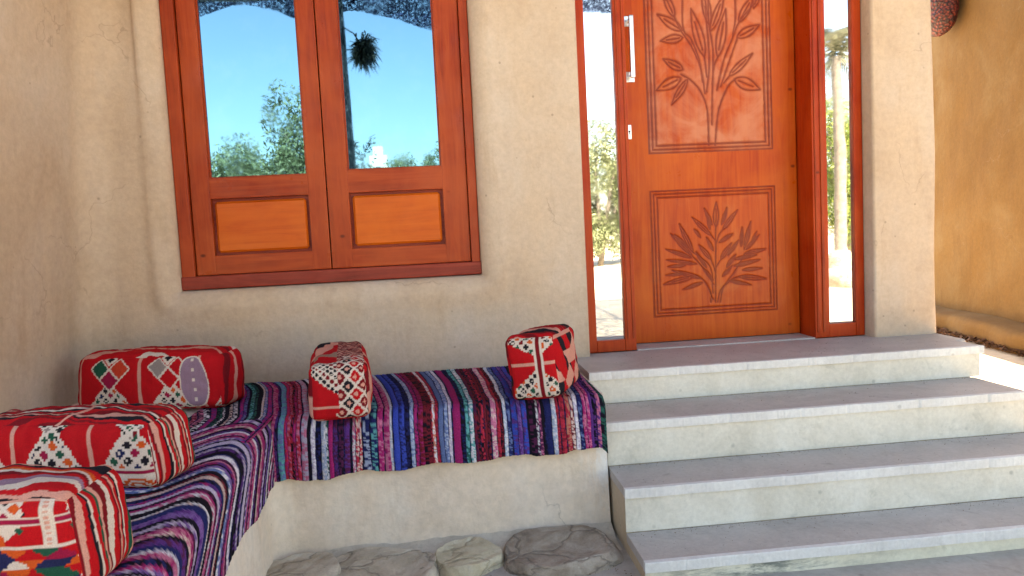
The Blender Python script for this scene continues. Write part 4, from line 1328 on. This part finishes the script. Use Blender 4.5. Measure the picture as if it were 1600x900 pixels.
# slatted planks lying by the steps
def pallet():
    root = tag(empty('plank_pallet', (2.86, 3.02, 0)), 'low pallet of pale planks lying beside the right end of the steps', 'pallet')
    for k in range(5):
        z = 0.08 + k * 0.052
        o = box_obj('plank', [(-0.27 + 0.01 * (k % 2), 0.27 - 0.012 * (k % 3), -0.16, 0.16, z, z + 0.024)], M_PLANK, root, 0.003)
    for s in (-0.25, 0.20):
        box_obj('bearer', [(s, s + 0.05, -0.15, 0.15, 0.005, 0.079)], M_PLANK, root, 0.001)
        for k in range(4):
            box_obj('spacer', [(s, s + 0.05, -0.15, 0.15, 0.105 + k * 0.052, 0.131 + k * 0.052)], M_PLANK, root, 0.001)
pallet()

# ------------------------------------------------------------------ shade canopy over the porch (its edge shows in the panes)
def canopy():
    root = tag(empty('shade_canopy', (0, 1.0, 0)), 'blue netting canopy on posts over the porch, its scalloped edge mirrored in the window', 'canopy')
    ox, oy = 0, -1.0
    x = np.linspace(-4.2, 4.15, 78); y = np.linspace(-1.5, 3.44, 60)  # right end widened out of view to screen sky and sun
    X, Y = np.meshgrid(x, y, indexing='ij')
    Z = 4.02 - 0.05 * np.abs(np.sin((Y + 1.5) * math.pi / 1.2)) + 0.012 * snoise(X, Y, 0 * X, 0.7, 91)
    o = np_mesh('net', np.stack([X, Y, Z], -1).reshape(-1, 3), grid_faces(78, 60), M_NET, root); o.location = (ox, oy, 0)
    # hanging edge: scallops
    kx = [-4.2, -3.6, -3.0, -2.60, -2.30, -2.02, -1.76, -1.48, -1.2, -0.86, -0.62, -0.35, -0.13, 0.06, 0.35, 0.8, 1.2, 1.5, 1.81, 2.17, 4.15]
    kz = [3.70, 3.86, 3.78, 3.71, 3.85, 3.885, 3.83, 3.705, 3.74, 3.79, 3.76, 3.685, 3.605, 3.53, 3.62, 3.76, 3.80, 3.76, 3.715, 3.715, 3.70]
    xs = np.linspace(-4.2, 4.15, 280); zb = np.interp(xs, kx, kz)
    for _ in range(6): zb[1:-1] = (zb[:-2] + zb[1:-1] * 2 + zb[2:]) / 4
    zb += rng.uniform(-0.006, 0.006, len(xs))
    V = []
    for a, b in zip(xs, zb):
        for k in range(6):
            t = k / 5
            V.append((a, -1.52 + 0.025 * math.sin(a * 14) * (1 - t), b + (4.05 - b) * t))
    o = np_mesh('scalloped_edge', V, grid_faces(280, 6), M_NET, root); o.location = (ox, oy, 0)
    for px in (-4.05, -0.992, 4.02):
        bm = bmesh.new(); add_tube(bm, [(px, -1.42, -0.05), (px + 0.01, -1.42, 2), (px, -1.42, 3.95)], [0.066, 0.062, 0.060], 14)
        o = bm_obj('post', bm, M_POST, root, True); o.location = (ox, oy, 0)
    for yy in (-1.42, 1.0, 3.42):
        bm = bmesh.new(); add_tube(bm, [(-4.2, yy, 3.93), (-1, yy, 3.935), (4.1, yy, 3.93)], 0.045, 10)
        o = bm_obj('beam', bm, M_POST, root, True); o.location = (ox, oy, 0)
    for xx in np.arange(-4.1, 4.1, 0.82):
        bm = bmesh.new(); add_tube(bm, [(xx, -1.5, 3.99), (xx, 1, 3.995), (xx, 3.44, 3.99)], 0.022, 8)
        o = bm_obj('rafter', bm, M_POST, root, True); o.location = (ox, oy, 0)
canopy()

# ------------------------------------------------------------------ plants mirrored in the glass
def leaf_cloud(centres, n, size, seed, droop=0.0):
    r = np.random.default_rng(seed)
    cs = np.array([c[:3] for c in centres]); rs = np.array([c[3:6] for c in centres])
    w = rs.prod(1) ** 0.66; w /= w.sum()
    k = r.choice(len(cs), n, p=w)
    d = r.normal(size=(n, 3)); d /= np.linalg.norm(d, axis=1)[:, None]
    rad = r.uniform(0.35, 1.08, n) ** 0.6
    P = cs[k] + d * rs[k] * rad[:, None]
    P += 0.06 * np.stack([snoise(P[:, 0], P[:, 1], P[:, 2], 1.5, seed + q) for q in range(3)], 1)
    a = r.normal(size=(n, 3)); a /= np.linalg.norm(a, axis=1)[:, None]
    b = np.cross(a, r.normal(size=(n, 3))); b /= np.linalg.norm(b, axis=1)[:, None]
    s = size * r.uniform(0.5, 1.4, n)[:, None]
    V = np.stack([P - a * s, P - b * s * 0.32, P + a * s, P + b * s * 0.32], 1).reshape(-1, 3)
    F = np.arange(4 * n).reshape(-1, 4)
    col = np.repeat(np.repeat(r.random(n)[:, None], 4, 0).reshape(-1, 1), 3, 1)
    return V, F, col

def tree(name, label, group, x, y, h, rad, mat, n, size, seed, trunk_h=0.5, parts=True, bush=True):
    root = tag(empty(name, (x, y, 0)), label, 'tree' if not bush else 'shrub', group)
    r = random.Random(seed)
    bm = bmesh.new()
    cs = []
    limbs = 7
    for k in range(limbs):
        a = k * 2.4 + r.uniform(0, 1); q = rad * r.uniform(0.25, 0.75)
        top = h * r.uniform(0.45, 0.86)
        e = (math.cos(a) * q, math.sin(a) * q, top)
        add_tube(bm, [(0, 0, -0.05 if k == 0 else trunk_h * 0.6), (e[0] * 0.3, e[1] * 0.3, trunk_h + (top - trunk_h) * 0.3), e], [0.05 * h / 2.2, 0.035 * h / 2.2, 0.008], 7)
        cs.append((*e, rad * r.uniform(0.28, 0.5), rad * r.uniform(0.28, 0.5), h * r.uniform(0.13, 0.24)))
    for k in range(26):
        a = r.uniform(0, 6.28); q = rad * r.uniform(0.2, 0.95)
        z = h * (0.12 if bush else 0.4) + (h * 0.8) * r.random() * (1 - 0.45 * (q / rad))
        cs.append((math.cos(a) * q, math.sin(a) * q, z, rad * r.uniform(0.16, 0.36), rad * r.uniform(0.16, 0.36), h * r.uniform(0.07, 0.17)))
    bm_obj('trunk', bm, M_BARK, root, True)
    V, F, c = leaf_cloud(cs, n, size, seed)
    V[:, 2] = np.maximum(V[:, 2], 0.02)
    np_mesh('crown', V, F, mat, root, c, False)
    return root

G1 = 'grey-green shrubs in the garden mirrored in the glass'
tree('garden_shrub', 'wide grey-green shrub mirrored at the lower left of the left window pane', G1, -4.75, -7.9, 3.35, 1.3, M_OLIVE, 16000, 0.05, 1)
tree('garden_shrub', 'tall grey-green shrub rising to a point mirrored at the right of the left window pane', G1, -2.35, -7.7, 4.45, 0.85, M_OLIVE, 15000, 0.05, 2)
tree('garden_shrub', 'grey-green shrub behind the pointed one, mirrored low in the left window pane', G1, -3.9, -9.4, 3.55, 1.5, M_OLIVE, 16000, 0.055, 3)
tree('garden_shrub', 'small dark sapling beside the canopy post mirrored in the right window pane', G1, -1.03, -3.8, 2.75, 0.26, M_DARKLEAF, 1500, 0.045, 4, 1.6)
for k, (x, y, h) in enumerate([(-1.75, -22.5, 4.55), (-0.4, -23, 4.85), (1.2, -22.6, 4.6)]):
    tree('garden_tree', ['round far tree next to the white tower, mirrored in the right window pane', 'highest of the far round trees mirrored in the right window pane', 'round far tree mirrored at the right edge of the right window pane'][k],
         'far trees mirrored in the right window pane', x, y, h, 1.25, M_OLIVE, 12000, 0.07, 10 + k, 1.2)
tree('garden_shrub', 'dense pale green shrub mirrored in the left sidelight', G1, 5.0, -15.6, 4.7, 1.5, M_OLIVE, 20000, 0.065, 20)
tree('garden_shrub', 'lower shrub behind the pale sand, mirrored at the edge of the left sidelight', G1, 6.7, -16.5, 3.9, 1.5, M_GREEN, 12000, 0.07, 21)
tree('garden_shrub', 'yellow-green shrub behind the palm trunk mirrored in the right sidelight', G1, 10.4, -10.6, 4.3, 1.6, M_GREEN, 18000, 0.06, 22)
tree('garden_shrub', 'green shrub left of the palm, mirrored at the edge of the right sidelight', G1, 8.7, -11.8, 3.6, 1.2, M_GREEN, 9000, 0.065, 23)
G2 = 'shrubs along the far side of the garden'
for k, (x, y, h) in enumerate([(-9.5, -12, 3.2), (-7.2, -13.5, 3.8), (2.6, -17, 3.4), (13.5, -9, 3.6), (15.5, -5.5, 3.3)]):
    tree('garden_shrub', ['shrub at the far left end of the garden', 'taller shrub near the far left end of the garden', 'low shrub straight across the sand from the door', 'shrub right of the palm, across the garden', 'shrub at the far right end of the garden'][k],
         G2, x, y, h, 1.6, M_OLIVE, 3500, 0.09, 30 + k)

def palm():
    root = tag(empty('palm_tree', (7.92, -6.8, 0)), 'slim grey palm with dusty fronds mirrored in the right sidelight', 'palm')
    bm = bmesh.new()
    pts = [(0.05 * math.sin(z * 0.8), 0, z) for z in np.linspace(-0.05, 4.3, 16)]
    add_tube(bm, pts, [0.12 + 0.012 * (i % 2) - 0.002 * i for i in range(16)], 14)
    bm_obj('trunk', bm, M_BARK, root, True)
    r = random.Random(9)
    for k in range(22):
        a = k * 2.39; el = R(r.uniform(-35, 65)); L = r.uniform(1.1, 1.7)
        V = []; F = []
        p = np.array([0, 0, 4.3]); d = np.array([math.cos(a) * math.cos(el), math.sin(a) * math.cos(el), math.sin(el)])
        side = np.array([-math.sin(a), math.cos(a), 0])
        for i in range(26):
            t = i / 25
            q = p + d * L * t; q[2] -= 0.75 * L * t ** 2.1
            w = 0.32 * math.sin(math.pi * min(1, t * 0.9 + 0.08)) 
            for s in (-1, 1):
                n = len(V)
                tip = q + side * s * w + d * 0.16 + np.array([0, 0, -0.14 - 0.1 * r.random()])
                V += [tuple(q - d * 0.016), tuple(tip), tuple(q + d * 0.022)]
                F.append((n, n + 1, n + 2))
        np_mesh('frond', V, F, M_PALMLEAF, root, np.full((len(V), 3), r.random()), False)
palm()

def fern():
    root = tag(empty('hanging_plant', (-0.74, -1.36, 3.30)), 'dark spiky hanging plant tied to the canopy post, mirrored in the window', 'plant')
    r = random.Random(12); V = []; F = []
    for k in range(900):
        a = r.uniform(0, 6.28); e = math.asin(r.uniform(-1, 1)); L = r.uniform(0.06, 0.19) * (1.5 if e > 0.5 and math.cos(a) > 0.2 else 1)
        d = np.array([math.cos(a) * math.cos(e), math.sin(a) * math.cos(e), math.sin(e)])
        s = np.cross(d, [r.random() - 0.5, r.random() - 0.5, r.random()]); s /= np.linalg.norm(s)
        o = np.array([r.gauss(0, 0.03), r.gauss(0, 0.03), r.gauss(0, 0.05)])
        dr = np.array([0, 0, -0.35 * L])
        n = len(V)
        V += [tuple(o + s * 0.006), tuple(o + d * L * 0.6 + s * 0.010), tuple(o + d * L + dr), tuple(o + d * L * 0.6 - s * 0.010)]
        F.append((n, n + 1, n + 2, n + 3))
    np_mesh('foliage', V, F, M_DARKLEAF, root, np.full((len(V), 3), 0.3), False)
    bm = bmesh.new(); add_tube(bm, [(0, 0, 0), (-0.10, -0.02, 0.2), (-0.24, -0.05, 0.30)], 0.008, 8)
    bm_obj('hanger', bm, M_POST, root)
fern()

def tower():
    root = tag(empty('white_tower', (-3.1, -33, 0)), 'small white tower far beyond the trees, mirrored in the right window pane', 'tower')
    box_obj('wall', [(-0.45, 0.45, -0.45, 0.45, -0.1, 5.6), (-0.25, 0.25, -0.25, 0.25, 5.601, 6.1)], M_WHITE, root, 0.02)
    box_obj('window', [(-0.12, 0.12, 0.445, 0.47, 4.4, 5.0)], M_POST, root)
tower()

def boulder():
    bm = bmesh.new(); bmesh.ops.create_icosphere(bm, subdivisions=4, radius=1.0)
    P = np.array([v.co[:] for v in bm.verts]); F = np.array([[v.index for v in f.verts] for f in bm.faces]); bm.free()
    Q = P * (1 + 0.16 * snoise(P[:, 0], P[:, 1], P[:, 2], 0.5, 9)[:, None]) * np.array((0.34, 0.34, 0.36))
    o = np_mesh('boulder', Q, F, M_ROCKB); o.location = (6.75, -4.6, 0.22)
    tag(o, 'dark boulder on the sand mirrored low in the right sidelight', 'boulder')
boulder()

# grit blown into the corners of the steps and between the rocks
def grit():
    r = np.random.default_rng(44)
    P = []
    zprev = 0.088
    for (zt, y0, y1, xr) in STP[:3]:
        n = 260
        x = r.uniform(0.62, xr - 0.05, n); y = y1 + 0.004 - np.abs(r.normal(0, 0.022, n)); P.append(np.stack([x, y, np.full(n, zt + 0.001)], 1))
        n = 110
        x = r.uniform(0.62, xr - 0.05, n); y = r.uniform(y0 + 0.03, y1, n); P.append(np.stack([x, y, np.full(n, zt + 0.001)], 1))
    n = 260
    P.append(np.stack([r.uniform(0.75, 2.38, n), r.uniform(3.13, 3.57, n) ** 1.0, np.full(n, 0.568)], 1))
    n = 700
    P.append(np.stack([r.uniform(-0.55, 0.58, n), r.uniform(2.0, 2.70, n), np.full(n, 0.020)], 1))
    P = np.concatenate(P)
    V = []; F = []
    for p in P:
        s = r.uniform(0.0007, 0.0022) * (1.9 if p[2] < 0.03 else 1)
        n = len(V)
        for d in ((1, 0, 0.3), (-0.4, 0.8, 0.2), (-0.5, -0.8, 0.3), (0, 0, 1.3)): V.append(tuple(p + s * (np.array(d) + r.normal(0, 0.15, 3))))
        F += [(n, n + 1, n + 3), (n + 1, n + 2, n + 3), (n + 2, n, n + 3), (n, n + 2, n + 1)]
    tag(np_mesh('grit', V, F, M_SOIL, smooth=False), 'brown grit scattered on the steps and between the rocks', 'grit', kind='stuff')
grit()
